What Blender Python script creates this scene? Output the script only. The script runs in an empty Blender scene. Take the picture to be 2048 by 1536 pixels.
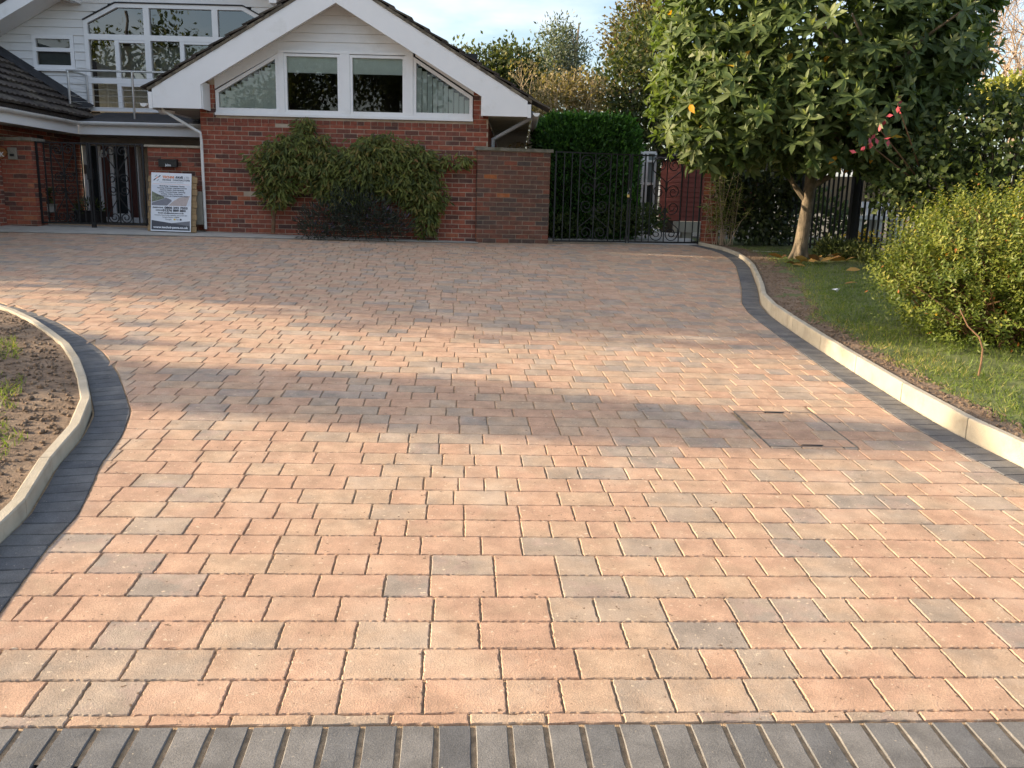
import bpy, bmesh, math, random
import numpy as np
from mathutils import Vector, Matrix

random.seed(7)
rng = np.random.default_rng(11)
scene = bpy.context.scene
COL = scene.collection

# ------------------------------------------------------------------ camera
F, PITCH, ROLL, EYE = 1709.6, 0.20756, 0.02512, 1.577
FW = np.array([0, math.cos(PITCH), -math.sin(PITCH)])
UP = np.array([0, math.sin(PITCH), math.cos(PITCH)])
RT = np.array([1.0, 0, 0])
CA = math.cos(ROLL) * RT + math.sin(ROLL) * UP
CB = -math.sin(ROLL) * RT + math.cos(ROLL) * UP
cam = bpy.data.cameras.new('camera')
cam.sensor_fit = 'HORIZONTAL'
cam.sensor_width = 36.0
cam.lens = 36.0 * F / 2048
cam.clip_start = 0.05
cam.clip_end = 1500
camo = bpy.data.objects.new('camera', cam)
camo.matrix_world = Matrix([[CA[0], CB[0], -FW[0], 0], [CA[1], CB[1], -FW[1], 0],
                            [CA[2], CB[2], -FW[2], EYE], [0, 0, 0, 1]])
COL.objects.link(camo)
scene.camera = camo

# ------------------------------------------------------------------ light
SUN_EL, SUN_AZ = math.radians(19.0), math.radians(3.0)   # sun stands on the left, a touch behind the house front
TO_SUN = Vector((-math.cos(SUN_AZ) * math.cos(SUN_EL), math.sin(SUN_AZ) * math.cos(SUN_EL), math.sin(SUN_EL)))
world = bpy.data.worlds.new('World')
scene.world = world
world.use_nodes = True
wn, wl = world.node_tree.nodes, world.node_tree.links
wn.clear()
w_out = wn.new('ShaderNodeOutputWorld')
w_bg = wn.new('ShaderNodeBackground')
w_bg.inputs['Strength'].default_value = 0.15
sky = wn.new('ShaderNodeTexSky')
sky.sky_type = 'NISHITA'
sky.sun_disc = False
sky.sun_elevation = SUN_EL
sky.sun_rotation = math.atan2(TO_SUN.x, TO_SUN.y)
sky.air_density = 1.0
sky.dust_density = 3.0
sky.ozone_density = 1.2
# thin clouds: noise on the sky direction, projected on a high flat layer
tc = wn.new('ShaderNodeTexCoord')
sep = wn.new('ShaderNodeSeparateXYZ')
wl.new(tc.outputs['Generated'], sep.inputs[0])
zz = wn.new('ShaderNodeMath'); zz.operation = 'MAXIMUM'; zz.inputs[1].default_value = 0.0
wl.new(sep.outputs['Z'], zz.inputs[0])
za = wn.new('ShaderNodeMath'); za.operation = 'ADD'; za.inputs[1].default_value = 0.12
wl.new(zz.outputs[0], za.inputs[0])
dx = wn.new('ShaderNodeMath'); dx.operation = 'DIVIDE'
dy = wn.new('ShaderNodeMath'); dy.operation = 'DIVIDE'
wl.new(sep.outputs['X'], dx.inputs[0]); wl.new(za.outputs[0], dx.inputs[1])
wl.new(sep.outputs['Y'], dy.inputs[0]); wl.new(za.outputs[0], dy.inputs[1])
cmb = wn.new('ShaderNodeCombineXYZ')
wl.new(dx.outputs[0], cmb.inputs[0]); wl.new(dy.outputs[0], cmb.inputs[1])
cn = wn.new('ShaderNodeTexNoise')
cn.inputs['Scale'].default_value = 1.25
cn.inputs['Detail'].default_value = 7
cn.inputs['Roughness'].default_value = 0.55
wl.new(cmb.outputs[0], cn.inputs['Vector'])
cr = wn.new('ShaderNodeValToRGB')
cr.color_ramp.elements[0].position = 0.42
cr.color_ramp.elements[1].position = 0.72
wl.new(cn.outputs['Fac'], cr.inputs[0])
cm = wn.new('ShaderNodeMath'); cm.operation = 'MULTIPLY'; cm.inputs[1].default_value = 0.5
wl.new(cr.outputs[0], cm.inputs[0])
mix = wn.new('ShaderNodeMix'); mix.data_type = 'RGBA'
mix.inputs['B'].default_value = (5.2, 5.0, 5.0, 1)
wl.new(cm.outputs[0], mix.inputs['Factor'])
wl.new(sky.outputs[0], mix.inputs['A'])
wl.new(mix.outputs['Result'], w_bg.inputs['Color'])
wl.new(w_bg.outputs[0], w_out.inputs[0])

sl = bpy.data.lights.new('sun', 'SUN')
sl.energy = 4.6
sl.angle = math.radians(0.6)
sl.color = (1.0, 0.81, 0.57)
so = bpy.data.objects.new('sun', sl)
so.rotation_euler = TO_SUN.to_track_quat('Z', 'Y').to_euler()
so.location = (-20, 0, 20)
COL.objects.link(so)

vs = scene.view_settings
vs.view_transform = 'Standard'
vs.look = 'None'
vs.exposure = 1.2
vs.gamma = 1
vs.use_curve_mapping = False
scene.cycles.max_bounces = 8
scene.cycles.transparent_max_bounces = 12
scene.cycles.use_denoising = True


# ------------------------------------------------------------------ helpers: pixels of the photo (2048 x 1536) to metres
def ray(x, y):
    return FW + CA * ((x - 1024) / F) - CB * ((y - 768) / F)


def at(x, y, Y):
    d = ray(x, y)
    q = d * (Y / d[1])
    return Vector((q[0], q[1], q[2] + EYE))


def G(x, y):
    """height of the sloping drive"""
    yy = min(max(y, -4.0), 16.4)
    xx = min(max(x, -10.0), 10.0)
    return -0.01235 * xx + 0.06316 * yy


def gnd(x, y, dz=0.0):
    d = ray(x, y)
    k = (-EYE + dz) / (d[2] + 0.01235 * d[0] - 0.06316 * d[1])
    q = d * k
    return Vector((q[0], q[1], q[2] + EYE))


def project(P):
    v = np.asarray(P, float) - np.array([0, 0, EYE])
    a, b, c = v @ CA, v @ CB, v @ FW
    c = np.where(c < 0.05, 0.05, c)
    return 1024 + F * a / c, 768 - F * b / c


# ------------------------------------------------------------------ helpers: objects
def tag(o, label=None, cat=None, group=None, kind=None):
    if label: o['label'] = label
    if cat: o['category'] = cat
    if group: o['group'] = group
    if kind: o['kind'] = kind
    return o


def empty(name, loc=(0, 0, 0), label=None, cat=None, group=None, kind=None):
    o = bpy.data.objects.new(name, None)
    o.empty_display_size = 0.1
    o.location = loc
    COL.objects.link(o)
    return tag(o, label, cat, group, kind)


def wloc(o):
    p = Vector((0, 0, 0))
    while o is not None:
        p += o.location
        o = o.parent
    return p


def link(name, me, parent=None, kind=None):
    o = bpy.data.objects.new(name, me)
    if parent is not None:
        o.parent = parent
        o.location = -wloc(parent)
    if kind: o['kind'] = kind
    COL.objects.link(o)
    return o


class MB:
    def __init__(s):
        s.v, s.f, s.t, s.m = [], [], [], []

    def add(s, vs_, fs, tone=0.5, mi=0):
        b = len(s.v)
        s.v.extend([tuple(p) for p in vs_])
        for f in fs:
            s.f.append([b + i for i in f])
            s.t.append(tone)
            s.m.append(mi)
        return s

    def box(s, a, b, tone=0.5, mi=0):
        x0, y0, z0 = a; x1, y1, z1 = b
        if x0 > x1: x0, x1 = x1, x0
        if y0 > y1: y0, y1 = y1, y0
        if z0 > z1: z0, z1 = z1, z0
        return s.add([(x0, y0, z0), (x1, y0, z0), (x1, y1, z0), (x0, y1, z0), (x0, y0, z1), (x1, y0, z1), (x1, y1, z1), (x0, y1, z1)],
                     [(0, 3, 2, 1), (4, 5, 6, 7), (0, 1, 5, 4), (1, 2, 6, 5), (2, 3, 7, 6), (3, 0, 4, 7)], tone, mi)

    def obox(s, c, ax, ay, az, tone=0.5, mi=0):
        """oriented box: centre and three half-axis vectors"""
        c, ax, ay, az = Vector(c), Vector(ax), Vector(ay), Vector(az)
        vs_ = [c + ax * i + ay * j + az * k for k in (-1, 1) for i, j in ((-1, -1), (1, -1), (1, 1), (-1, 1))]
        return s.add(vs_, [(0, 3, 2, 1), (4, 5, 6, 7), (0, 1, 5, 4), (1, 2, 6, 5), (2, 3, 7, 6), (3, 0, 4, 7)], tone, mi)

    def prism(s, poly, y0, y1, tone=0.5, mi=0):
        """polygon given as (x, z), counter-clockwise seen from the front, extruded along y"""
        n = len(poly)
        vs_ = [(x, y0, z) for x, z in poly] + [(x, y1, z) for x, z in poly]
        fs = [tuple(range(n)), tuple(range(2 * n - 1, n - 1, -1))]
        fs += [(i, i + n, (i + 1) % n + n, (i + 1) % n) for i in range(n)]
        return s.add(vs_, fs, tone, mi)

    def tube(s, pts, r, n=6, tone=0.5, mi=0, caps=True):
        pts = [Vector(p) for p in pts]
        rs = r if isinstance(r, (list, tuple)) else [r] * len(pts)
        b = len(s.v)
        N = len(pts)
        prev = None
        for i, p in enumerate(pts):
            t = (pts[min(i + 1, N - 1)] - pts[max(i - 1, 0)])
            t = t.normalized() if t.length > 1e-9 else Vector((0, 0, 1))
            if prev is None:
                a = t.cross(Vector((0, 0, 1)))
                if a.length < 0.1: a = t.cross(Vector((0, 1, 0)))
            else:
                a = prev - t * prev.dot(t)
                if a.length < 1e-6: a = t.orthogonal()
            a = a.normalized()
            prev = a
            c = t.cross(a)
            for k in range(n):
                an = 2 * math.pi * (k + 0.5) / n
                q = p + (a * math.cos(an) + c * math.sin(an)) * rs[i]
                s.v.append((q.x, q.y, q.z))
        for i in range(N - 1):
            for k in range(n):
                k2 = (k + 1) % n
                s.f.append([b + i * n + k, b + i * n + k2, b + (i + 1) * n + k2, b + (i + 1) * n + k])
                s.t.append(tone); s.m.append(mi)
        if caps:
            s.f.append([b + k for k in range(n - 1, -1, -1)]); s.t.append(tone); s.m.append(mi)
            s.f.append([b + (N - 1) * n + k for k in range(n)]); s.t.append(tone); s.m.append(mi)
        return s

    def mesh(s, name, mats, smooth=False):
        me = bpy.data.meshes.new(name)
        me.from_pydata(s.v, [], s.f)
        if not isinstance(mats, (list, tuple)): mats = [mats]
        for m in mats: me.materials.append(m)
        at_ = me.attributes.new('tone', 'FLOAT', 'FACE')
        at_.data.foreach_set('value', np.array(s.t, dtype=np.float32))
        if len(mats) > 1:
            me.polygons.foreach_set('material_index', np.array(s.m, dtype=np.int32))
        if smooth:
            me.polygons.foreach_set('use_smooth', np.ones(len(s.f), dtype=bool))
        me.update()
        return me

    def build(s, name, mats, parent=None, smooth=False, kind=None):
        return link(name, s.mesh(name, mats, smooth), parent, kind)


# ------------------------------------------------------------------ helpers: materials
def new_mat(name):
    m = bpy.data.materials.new(name)
    m.use_nodes = True
    nt = m.node_tree
    return m, nt.nodes, nt.links, nt.nodes['Principled BSDF']


def ramp(nodes, stops, interp='LINEAR'):
    r = nodes.new('ShaderNodeValToRGB')
    r.color_ramp.interpolation = interp
    el = r.color_ramp.elements
    while len(el) < len(stops): el.new(0.5)
    for e, (p, c) in zip(el, stops):
        e.position = p
        e.color = (c[0], c[1], c[2], 1)
    return r


def noise(nodes, links, scale, detail=4, rough=0.55, vec=None, stretch=None):
    t = nodes.new('ShaderNodeTexCoord')
    n = nodes.new('ShaderNodeTexNoise')
    n.inputs['Scale'].default_value = scale
    n.inputs['Detail'].default_value = detail
    n.inputs['Roughness'].default_value = rough
    src = t.outputs['Object']
    if stretch:
        mp = nodes.new('ShaderNodeMapping')
        mp.inputs['Scale'].default_value = stretch
        links.new(src, mp.inputs[0])
        src = mp.outputs[0]
    links.new(src, n.inputs['Vector'])
    return n


def mixc(nodes, links, fac, a, b, mode='MIX'):
    m = nodes.new('ShaderNodeMix')
    m.data_type = 'RGBA'
    m.blend_type = mode
    for sock, val in (('Factor', fac), ('A', a), ('B', b)):
        if hasattr(val, 'links') or hasattr(val, 'is_linked'):
            links.new(val, m.inputs[sock])
        elif sock == 'Factor':
            m.inputs[sock].default_value = val
        else:
            m.inputs[sock].default_value = (val[0], val[1], val[2], 1)
    return m.outputs['Result']


def bump(nodes, links, b, h, strength=0.3, dist=0.01):
    bp = nodes.new('ShaderNodeBump')
    bp.inputs['Strength'].default_value = strength
    bp.inputs['Distance'].default_value = dist
    links.new(h, bp.inputs['Height'])
    links.new(bp.outputs[0], b.inputs['Normal'])


def M_plain(name, col, rough=0.5, var=0.12, scale=6, bmp=0.0, bscale=60, metal=0.0, spec=0.5, stretch=None, dirt=None):
    m, n, l, b = new_mat(name)
    nz = noise(n, l, scale, stretch=stretch)
    lo = [c * (1 - var) for c in col]
    hi = [min(1, c * (1 + var)) for c in col]
    r = ramp(n, [(0.3, lo), (0.7, hi)])
    l.new(nz.outputs['Fac'], r.inputs[0])
    out = r.outputs[0]
    if dirt:
        dcol, dscale, d0, d1 = dirt
        dn = noise(n, l, dscale, 6, 0.65)
        dr = ramp(n, [(d0, (0, 0, 0)), (d1, (1, 1, 1))])
        l.new(dn.outputs['Fac'], dr.inputs[0])
        out = mixc(n, l, dr.outputs[0], out, dcol)
    l.new(out, b.inputs['Base Color'])
    b.inputs['Roughness'].default_value = rough
    b.inputs['Metallic'].default_value = metal
    b.inputs['Specular IOR Level'].default_value = spec
    if bmp:
        bn = noise(n, l, bscale, 5, stretch=stretch)
        bump(n, l, b, bn.outputs['Fac'], bmp, 0.01)
    return m


def M_tone(name, stops, rough=0.85, scale=14, amt=0.25, fine=160, fine_amt=0.2, bmp=0.4, bdist=0.004, interp='LINEAR',
           blot=None, spec=0.3, stretch=None, pits=None, pits2=None, tonevar=None):
    """colour from the piece's own tone, broken up by noise"""
    m, n, l, b = new_mat(name)
    a = n.new('ShaderNodeAttribute')
    a.attribute_name = 'tone'
    r = ramp(n, stops, interp)
    if tonevar:                                         # the mix shifts inside each block
        tn = noise(n, l, tonevar[0], 3, 0.6)
        ma = n.new('ShaderNodeMath'); ma.operation = 'MULTIPLY_ADD'
        ma.inputs[1].default_value = tonevar[1]
        l.new(tn.outputs['Fac'], ma.inputs[0])
        sb = n.new('ShaderNodeMath'); sb.operation = 'SUBTRACT'; sb.inputs[1].default_value = tonevar[1] / 2
        l.new(a.outputs['Fac'], sb.inputs[0]); l.new(sb.outputs[0], ma.inputs[2])
        l.new(ma.outputs[0], r.inputs[0])
    else:
        l.new(a.outputs['Fac'], r.inputs[0])
    out = r.outputs[0]
    n1 = noise(n, l, scale, 5, 0.6, stretch=stretch)
    g1 = ramp(n, [(0.3, (1 - amt,) * 3), (0.7, (1 + amt,) * 3)])
    l.new(n1.outputs['Fac'], g1.inputs[0])
    out = mixc(n, l, 1.0, out, g1.outputs[0], 'MULTIPLY')
    n2 = noise(n, l, fine, 3, 0.7)
    g2 = ramp(n, [(0.35, (1 - fine_amt,) * 3), (0.65, (1 + fine_amt,) * 3)])
    l.new(n2.outputs['Fac'], g2.inputs[0])
    out = mixc(n, l, 1.0, out, g2.outputs[0], 'MULTIPLY')
    if blot:
        bc, bs, b0, b1, bf = blot
        bn = noise(n, l, bs, 6, 0.6)
        br = ramp(n, [(b0, (0, 0, 0)), (b1, (bf,) * 3)])
        l.new(bn.outputs['Fac'], br.inputs[0])
        out = mixc(n, l, br.outputs[0], out, bc)
    for pp_ in (pits, pits2):
        if not pp_: continue
        pc, ps, p0, p1 = pp_
        pn = noise(n, l, ps, 2, 0.5)
        pr = ramp(n, [(p0, (0, 0, 0)), (p1, (1, 1, 1))])
        l.new(pn.outputs['Fac'], pr.inputs[0])
        out = mixc(n, l, pr.outputs[0], out, pc)
    l.new(out, b.inputs['Base Color'])
    b.inputs['Roughness'].default_value = rough
    b.inputs['Specular IOR Level'].default_value = spec
    if bmp:
        ad = n.new('ShaderNodeMath'); ad.operation = 'ADD'
        l.new(n1.outputs['Fac'], ad.inputs[0]); l.new(n2.outputs['Fac'], ad.inputs[1])
        bump(n, l, b, ad.outputs[0], bmp, bdist)
    return m


def M_leaf(name, stops, rough=0.45, trans=0.3, tint=(1.5, 1.6, 0.6), spec=0.4):
    m, n, l, b = new_mat(name)
    a = n.new('ShaderNodeAttribute')
    a.attribute_name = 'tone'
    r = ramp(n, stops)
    l.new(a.outputs['Fac'], r.inputs[0])
    nz = noise(n, l, 9, 3)
    g = ramp(n, [(0.3, (0.8,) * 3), (0.7, (1.2,) * 3)])
    l.new(nz.outputs['Fac'], g.inputs[0])
    c = mixc(n, l, 1.0, r.outputs[0], g.outputs[0], 'MULTIPLY')
    l.new(c, b.inputs['Base Color'])
    b.inputs['Roughness'].default_value = rough
    b.inputs['Specular IOR Level'].default_value = spec
    if trans:
        t = n.new('ShaderNodeBsdfTranslucent')
        tcx = mixc(n, l, 1.0, c, tint, 'MULTIPLY')
        l.new(tcx, t.inputs['Color'])
        mx = n.new('ShaderNodeMixShader')
        mx.inputs[0].default_value = trans
        l.new(b.outputs[0], mx.inputs[1]); l.new(t.outputs[0], mx.inputs[2])
        l.new(mx.outputs[0], n['Material Output'].inputs['Surface'])
    return m


def M_pane(name, ior=1.8, tint=(0.82, 0.88, 0.86), wob=0.0):
    m, n, l, b = new_mat(name)
    n.remove(b)
    tr = n.new('ShaderNodeBsdfTransparent'); tr.inputs[0].default_value = (*tint, 1)
    gl = n.new('ShaderNodeBsdfGlossy'); gl.inputs['Roughness'].default_value = 0.01
    fr = n.new('ShaderNodeFresnel'); fr.inputs['IOR'].default_value = ior
    if wob:
        nz = noise(n, l, 1.3, 2)
        bp = n.new('ShaderNodeBump'); bp.inputs['Strength'].default_value = wob; bp.inputs['Distance'].default_value = 0.05
        l.new(nz.outputs['Fac'], bp.inputs['Height'])
        l.new(bp.outputs[0], gl.inputs['Normal'])
    mx = n.new('ShaderNodeMixShader')
    l.new(fr.outputs[0], mx.inputs[0]); l.new(tr.outputs[0], mx.inputs[1]); l.new(gl.outputs[0], mx.inputs[2])
    l.new(mx.outputs[0], n['Material Output'].inputs['Surface'])
    return m


PAVER = M_tone('paver_stone', [(0.0, (0.44, 0.274, 0.183)), (0.2, (0.458, 0.297, 0.2)), (0.36, (0.43, 0.269, 0.182)), (0.5, (0.445, 0.3, 0.2)),
                               (0.64, (0.43, 0.303, 0.206)), (0.74, (0.385, 0.285, 0.205)), (0.87, (0.335, 0.265, 0.202)), (0.94, (0.355, 0.264, 0.208)), (1.0, (0.295, 0.243, 0.197))],
               scale=9, amt=0.2, fine=200, fine_amt=0.18, bmp=0.6, bdist=0.005, tonevar=(5.0, 0.7),
               blot=((0.58, 0.45, 0.34), 2.6, 0.52, 0.8, 0.6), pits=((0.60, 0.47, 0.33), 55, 0.66, 0.74), pits2=((0.15, 0.095, 0.06), 42, 0.69, 0.75))
BLACK_BLOCK = M_tone('charcoal_block', [(0.0, (0.10, 0.10, 0.104)), (0.5, (0.13, 0.127, 0.123)), (1.0, (0.18, 0.168, 0.153))],
                     scale=9, amt=0.25, fine=240, fine_amt=0.25, bmp=0.5, bdist=0.004,
                     blot=((0.27, 0.24, 0.2), 4.0, 0.6, 0.85, 0.5), pits=((0.4, 0.34, 0.26), 85, 0.70, 0.78))
SAND = M_plain('jointing_sand', (0.42, 0.29, 0.17), 0.95, 0.35, 45, 0.8, 260, dirt=((0.24, 0.165, 0.105), 22, 0.55, 0.72))
KERB = M_plain('cream_concrete', (0.43, 0.375, 0.285), 0.9, 0.13, 5, 0.5, 160, dirt=((0.30, 0.25, 0.18), 7, 0.52, 0.8))
CONCRETE = M_plain('grey_concrete', (0.42, 0.39, 0.34), 0.9, 0.12, 4, 0.3, 120, dirt=((0.25, 0.22, 0.19), 3, 0.55, 0.8))
SOIL = M_plain('bare_soil', (0.175, 0.118, 0.076), 1.0, 0.45, 30, 1.0, 110, dirt=((0.27, 0.195, 0.13), 7, 0.5, 0.72))
TURF = M_plain('turf_soil', (0.10, 0.12, 0.035), 1.0, 0.4, 12, 0.8, 60)
EARTH = M_plain('garden_earth', (0.10, 0.085, 0.055), 1.0, 0.4, 0.8, 0.5, 10)
ASPHALT = M_plain('asphalt', (0.06, 0.06, 0.06), 0.95, 0.2, 40, 0.8, 200)
BRICK = M_tone('red_brick', [(0.0, (0.085, 0.046, 0.04)), (0.14, (0.13, 0.058, 0.043)), (0.3, (0.21, 0.066, 0.044)), (0.6, (0.275, 0.078, 0.047)),
                             (0.85, (0.31, 0.093, 0.052)), (1.0, (0.36, 0.125, 0.06))],
               scale=18, amt=0.26, fine=150, fine_amt=0.22, bmp=0.5, bdist=0.004, blot=((0.30, 0.22, 0.17), 2.2, 0.58, 0.85, 0.35))
OLD_BRICK = M_tone('weathered_brick', [(0.0, (0.085, 0.06, 0.05)), (0.2, (0.115, 0.07, 0.055)), (0.5, (0.17, 0.075, 0.05)), (0.85, (0.23, 0.075, 0.045)), (1.0, (0.36, 0.115, 0.04))],
                   scale=14, amt=0.3, fine=120, fine_amt=0.25, bmp=0.6, bdist=0.005, blot=((0.30, 0.26, 0.22), 5, 0.64, 0.8, 0.5))
MORTAR = M_plain('mortar', (0.44, 0.35, 0.26), 0.95, 0.15, 9, 0.5, 120, dirt=((0.24, 0.19, 0.145), 4, 0.58, 0.8))
COPING = M_plain('stone_coping', (0.2, 0.18, 0.14), 0.95, 0.3, 12, 0.6, 60, dirt=((0.1, 0.1, 0.06), 8, 0.5, 0.7))
WHITE = M_plain('white_upvc', (0.80, 0.79, 0.78), 0.35, 0.03, 2, dirt=((0.62, 0.6, 0.55), 2.2, 0.58, 0.9))
BOARD = M_plain('white_weatherboard', (0.74, 0.73, 0.71), 0.5, 0.05, 3, stretch=(1, 1, 6), dirt=((0.56, 0.54, 0.49), 2.5, 0.55, 0.9))
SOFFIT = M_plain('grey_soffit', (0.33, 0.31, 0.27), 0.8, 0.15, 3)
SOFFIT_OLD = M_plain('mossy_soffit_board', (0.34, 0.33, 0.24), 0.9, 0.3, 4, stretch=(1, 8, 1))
TILE = M_tone('roof_tile', [(0, (0.035, 0.028, 0.024)), (0.6, (0.06, 0.048, 0.04)), (1, (0.10, 0.085, 0.065))], scale=20, amt=0.3, bmp=0.5,
              blot=((0.17, 0.16, 0.10), 9, 0.58, 0.75, 0.6))
VERGE = M_tone('verge_mortar', [(0, (0.09, 0.075, 0.055)), (1, (0.21, 0.175, 0.125))], scale=25, amt=0.35, bmp=0.7, blot=((0.07, 0.06, 0.05), 12, 0.5, 0.65, 0.8))
FELT = M_plain('roofing_felt', (0.03, 0.03, 0.033), 0.9, 0.3, 8, 0.3, 60)
PANE = M_pane('window_glass', 1.85, (0.93, 0.97, 0.95))
PANE_MIRROR = M_pane('upper_window_glass', 2.5, (0.75, 0.8, 0.8), 0.03)
BLIND = M_plain('blind_fabric', (0.78, 0.84, 0.79), 0.8, 0.05, 8)
CURTAIN = M_plain('net_curtain', (0.6, 0.64, 0.62), 0.9, 0.15, 5, stretch=(6, 1, 0.5))
DARKROOM = M_plain('dark_interior', (0.035, 0.035, 0.033), 0.9, 0.2, 2)  # near-black colour stands in for the shade inside the rooms
DOOR_GLASS = M_plain('dark_door_glass', (0.025, 0.033, 0.036), 0.08, 0.1, 3)
DOOR_WOOD = M_plain('brown_door_panel', (0.095, 0.032, 0.024), 0.5, 0.2, 8, stretch=(1, 1, 0.2))
IRON = M_plain('black_iron', (0.010, 0.010, 0.011), 0.55, 0.2, 12)
STEEL = M_plain('brushed_steel', (0.55, 0.55, 0.55), 0.3, 0.05, 8, metal=1.0)
GUTTER = M_plain('white_gutter', (0.72, 0.71, 0.68), 0.4, 0.06, 3, dirt=((0.4, 0.38, 0.33), 4, 0.55, 0.85))
GREYPIPE = M_plain('grey_pipe', (0.26, 0.27, 0.28), 0.5, 0.08, 4)
PALLET = M_plain('pallet_pine', (0.33, 0.215, 0.105), 0.8, 0.2, 8, 0.4, 40, stretch=(0.3, 1, 4))
SIGNWHITE = M_plain('sign_white', (0.80, 0.81, 0.84), 0.4, 0.02, 2)
INK = M_plain('sign_ink', (0.035, 0.035, 0.05), 0.5, 0.02, 2)
INK_GREY = M_plain('sign_grey', (0.42, 0.43, 0.46), 0.5, 0.02, 2)
INK_ORANGE = M_plain('sign_orange', (0.78, 0.25, 0.10), 0.5, 0.02, 2)
INK_SLATE = M_plain('sign_slate', (0.075, 0.075, 0.09), 0.5, 0.05, 8)
INK_SLATE2 = M_plain('sign_slate_light', (0.19, 0.19, 0.21), 0.5, 0.05, 8)
INK_ROAD = M_plain('sign_photo_road', (0.22, 0.22, 0.25), 0.5, 0.12, 30)
INK_GREEN = M_plain('sign_photo_bush', (0.19, 0.21, 0.14), 0.5, 0.5, 40)
INK_PINK = M_plain('sign_photo_paving', (0.52, 0.43, 0.40), 0.5, 0.1, 30)
INK_SKY = M_plain('sign_photo_sky', (0.70, 0.72, 0.77), 0.5, 0.03, 10)
INK_YELLOW = M_plain('sign_yellow', (0.75, 0.5, 0.05), 0.5, 0.02, 2)
METERBOX = M_plain('meter_box_grey', (0.24, 0.22, 0.18), 0.6, 0.1, 6)
BLACKPLASTIC = M_plain('black_plastic', (0.015, 0.015, 0.016), 0.35, 0.1, 6)
OAK = M_plain('varnished_wood', (0.30, 0.13, 0.045), 0.45, 0.25, 10, stretch=(0.4, 1, 4))
SHEDRED = M_plain('red_shed_board', (0.185, 0.04, 0.026), 0.7, 0.2, 5, 0.3, 40, stretch=(0.4, 0.4, 5))
SHEDBASE = M_plain('pale_block', (0.36, 0.33, 0.26), 0.9, 0.12, 5)
BARK = M_plain('grey_bark', (0.175, 0.135, 0.09), 0.9, 0.45, 16, 1.0, 55, stretch=(1, 1, 0.3), dirt=((0.09, 0.075, 0.045), 9, 0.5, 0.68))
BARKDARK = M_plain('dark_bark', (0.085, 0.065, 0.045), 0.95, 0.3, 14, 0.7, 40, stretch=(1, 1, 0.35))
TWIG = M_plain('golden_twig', (0.36, 0.27, 0.15), 0.8, 0.3, 6)
PALETWIG = M_plain('pale_twig', (0.36, 0.27, 0.19), 0.9, 0.25, 6)
STEM = M_plain('brown_stem', (0.17, 0.09, 0.045), 0.8, 0.3, 9)
REDFLOWER = M_plain('red_leaf', (0.36, 0.05, 0.065), 0.6, 0.3, 9)
YELLOWFLOWER = M_plain('yellow_petal', (0.85, 0.55, 0.03), 0.6, 0.15, 9)
PAPER = M_plain('white_paper', (0.8, 0.8, 0.8), 0.7, 0.03, 5)
BRASS = M_plain('brass', (0.72, 0.5, 0.2), 0.3, 0.05, 5, metal=1.0)
STONEBENCH = M_plain('white_stone', (0.62, 0.62, 0.62), 0.8, 0.1, 6)
GARDENWALL = M_plain('tan_panel', (0.19, 0.14, 0.08), 0.9, 0.2, 3)

L_LOQUAT = M_leaf('loquat_leaf', [(0, (0.05, 0.08, 0.028)), (0.5, (0.10, 0.14, 0.045)), (0.78, (0.18, 0.215, 0.085)), (0.955, (0.25, 0.275, 0.135)),
                                  (0.96, (0.50, 0.33, 0.03)), (0.985, (0.55, 0.26, 0.025)), (1.0, (0.24, 0.085, 0.03))], 0.5, 0.33, spec=0.25)
L_CLIMB = M_leaf('climber_leaf', [(0, (0.04, 0.055, 0.016)), (0.5, (0.10, 0.12, 0.03)), (0.85, (0.21, 0.225, 0.055)), (1.0, (0.20, 0.105, 0.04))], 0.5, 0.28, spec=0.25)
L_DARK = M_leaf('dark_shrub_leaf', [(0, (0.02, 0.028, 0.018)), (0.93, (0.05, 0.062, 0.04)), (0.96, (0.09, 0.09, 0.09)), (1.0, (0.11, 0.09, 0.15))], 0.6, 0.1)
L_HYP = M_leaf('yellow_green_leaf', [(0, (0.058, 0.09, 0.016)), (0.5, (0.13, 0.168, 0.024)), (0.85, (0.24, 0.25, 0.038)), (0.965, (0.30, 0.26, 0.045)), (0.97, (0.5, 0.17, 0.05)), (1, (0.5, 0.17, 0.05))], 0.5, 0.32)
L_HEDGE = M_leaf('hedge_leaf', [(0, (0.035, 0.055, 0.018)), (0.6, (0.075, 0.105, 0.034)), (1.0, (0.14, 0.155, 0.05))], 0.5, 0.25, spec=0.25)
L_CONIFER = M_leaf('conifer_spray', [(0, (0.022, 0.06, 0.015)), (0.55, (0.055, 0.135, 0.03)), (1.0, (0.13, 0.27, 0.055))], 0.6, 0.3)
L_HOLLY = M_leaf('holly_leaf', [(0, (0.035, 0.05, 0.018)), (0.6, (0.075, 0.095, 0.034)), (1.0, (0.18, 0.175, 0.06))], 0.55, 0.3, spec=0.2)
L_GREY = M_leaf('grey_green_leaf', [(0, (0.07, 0.09, 0.06)), (0.6, (0.13, 0.155, 0.11)), (1.0, (0.22, 0.235, 0.17))], 0.6, 0.25)
L_BROWN = M_leaf('autumn_leaf', [(0, (0.13, 0.10, 0.045)), (0.5, (0.21, 0.16, 0.07)), (1.0, (0.30, 0.235, 0.115))], 0.6, 0.3)
L_PLUM = M_leaf('copper_leaf', [(0, (0.07, 0.055, 0.03)), (0.5, (0.14, 0.11, 0.05)), (1.0, (0.23, 0.19, 0.08))], 0.6, 0.35, spec=0.2)
L_BAMBOO = M_leaf('bamboo_leaf', [(0, (0.09, 0.12, 0.03)), (0.6, (0.18, 0.21, 0.06)), (1.0, (0.34, 0.31, 0.13))], 0.5, 0.3)
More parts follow.
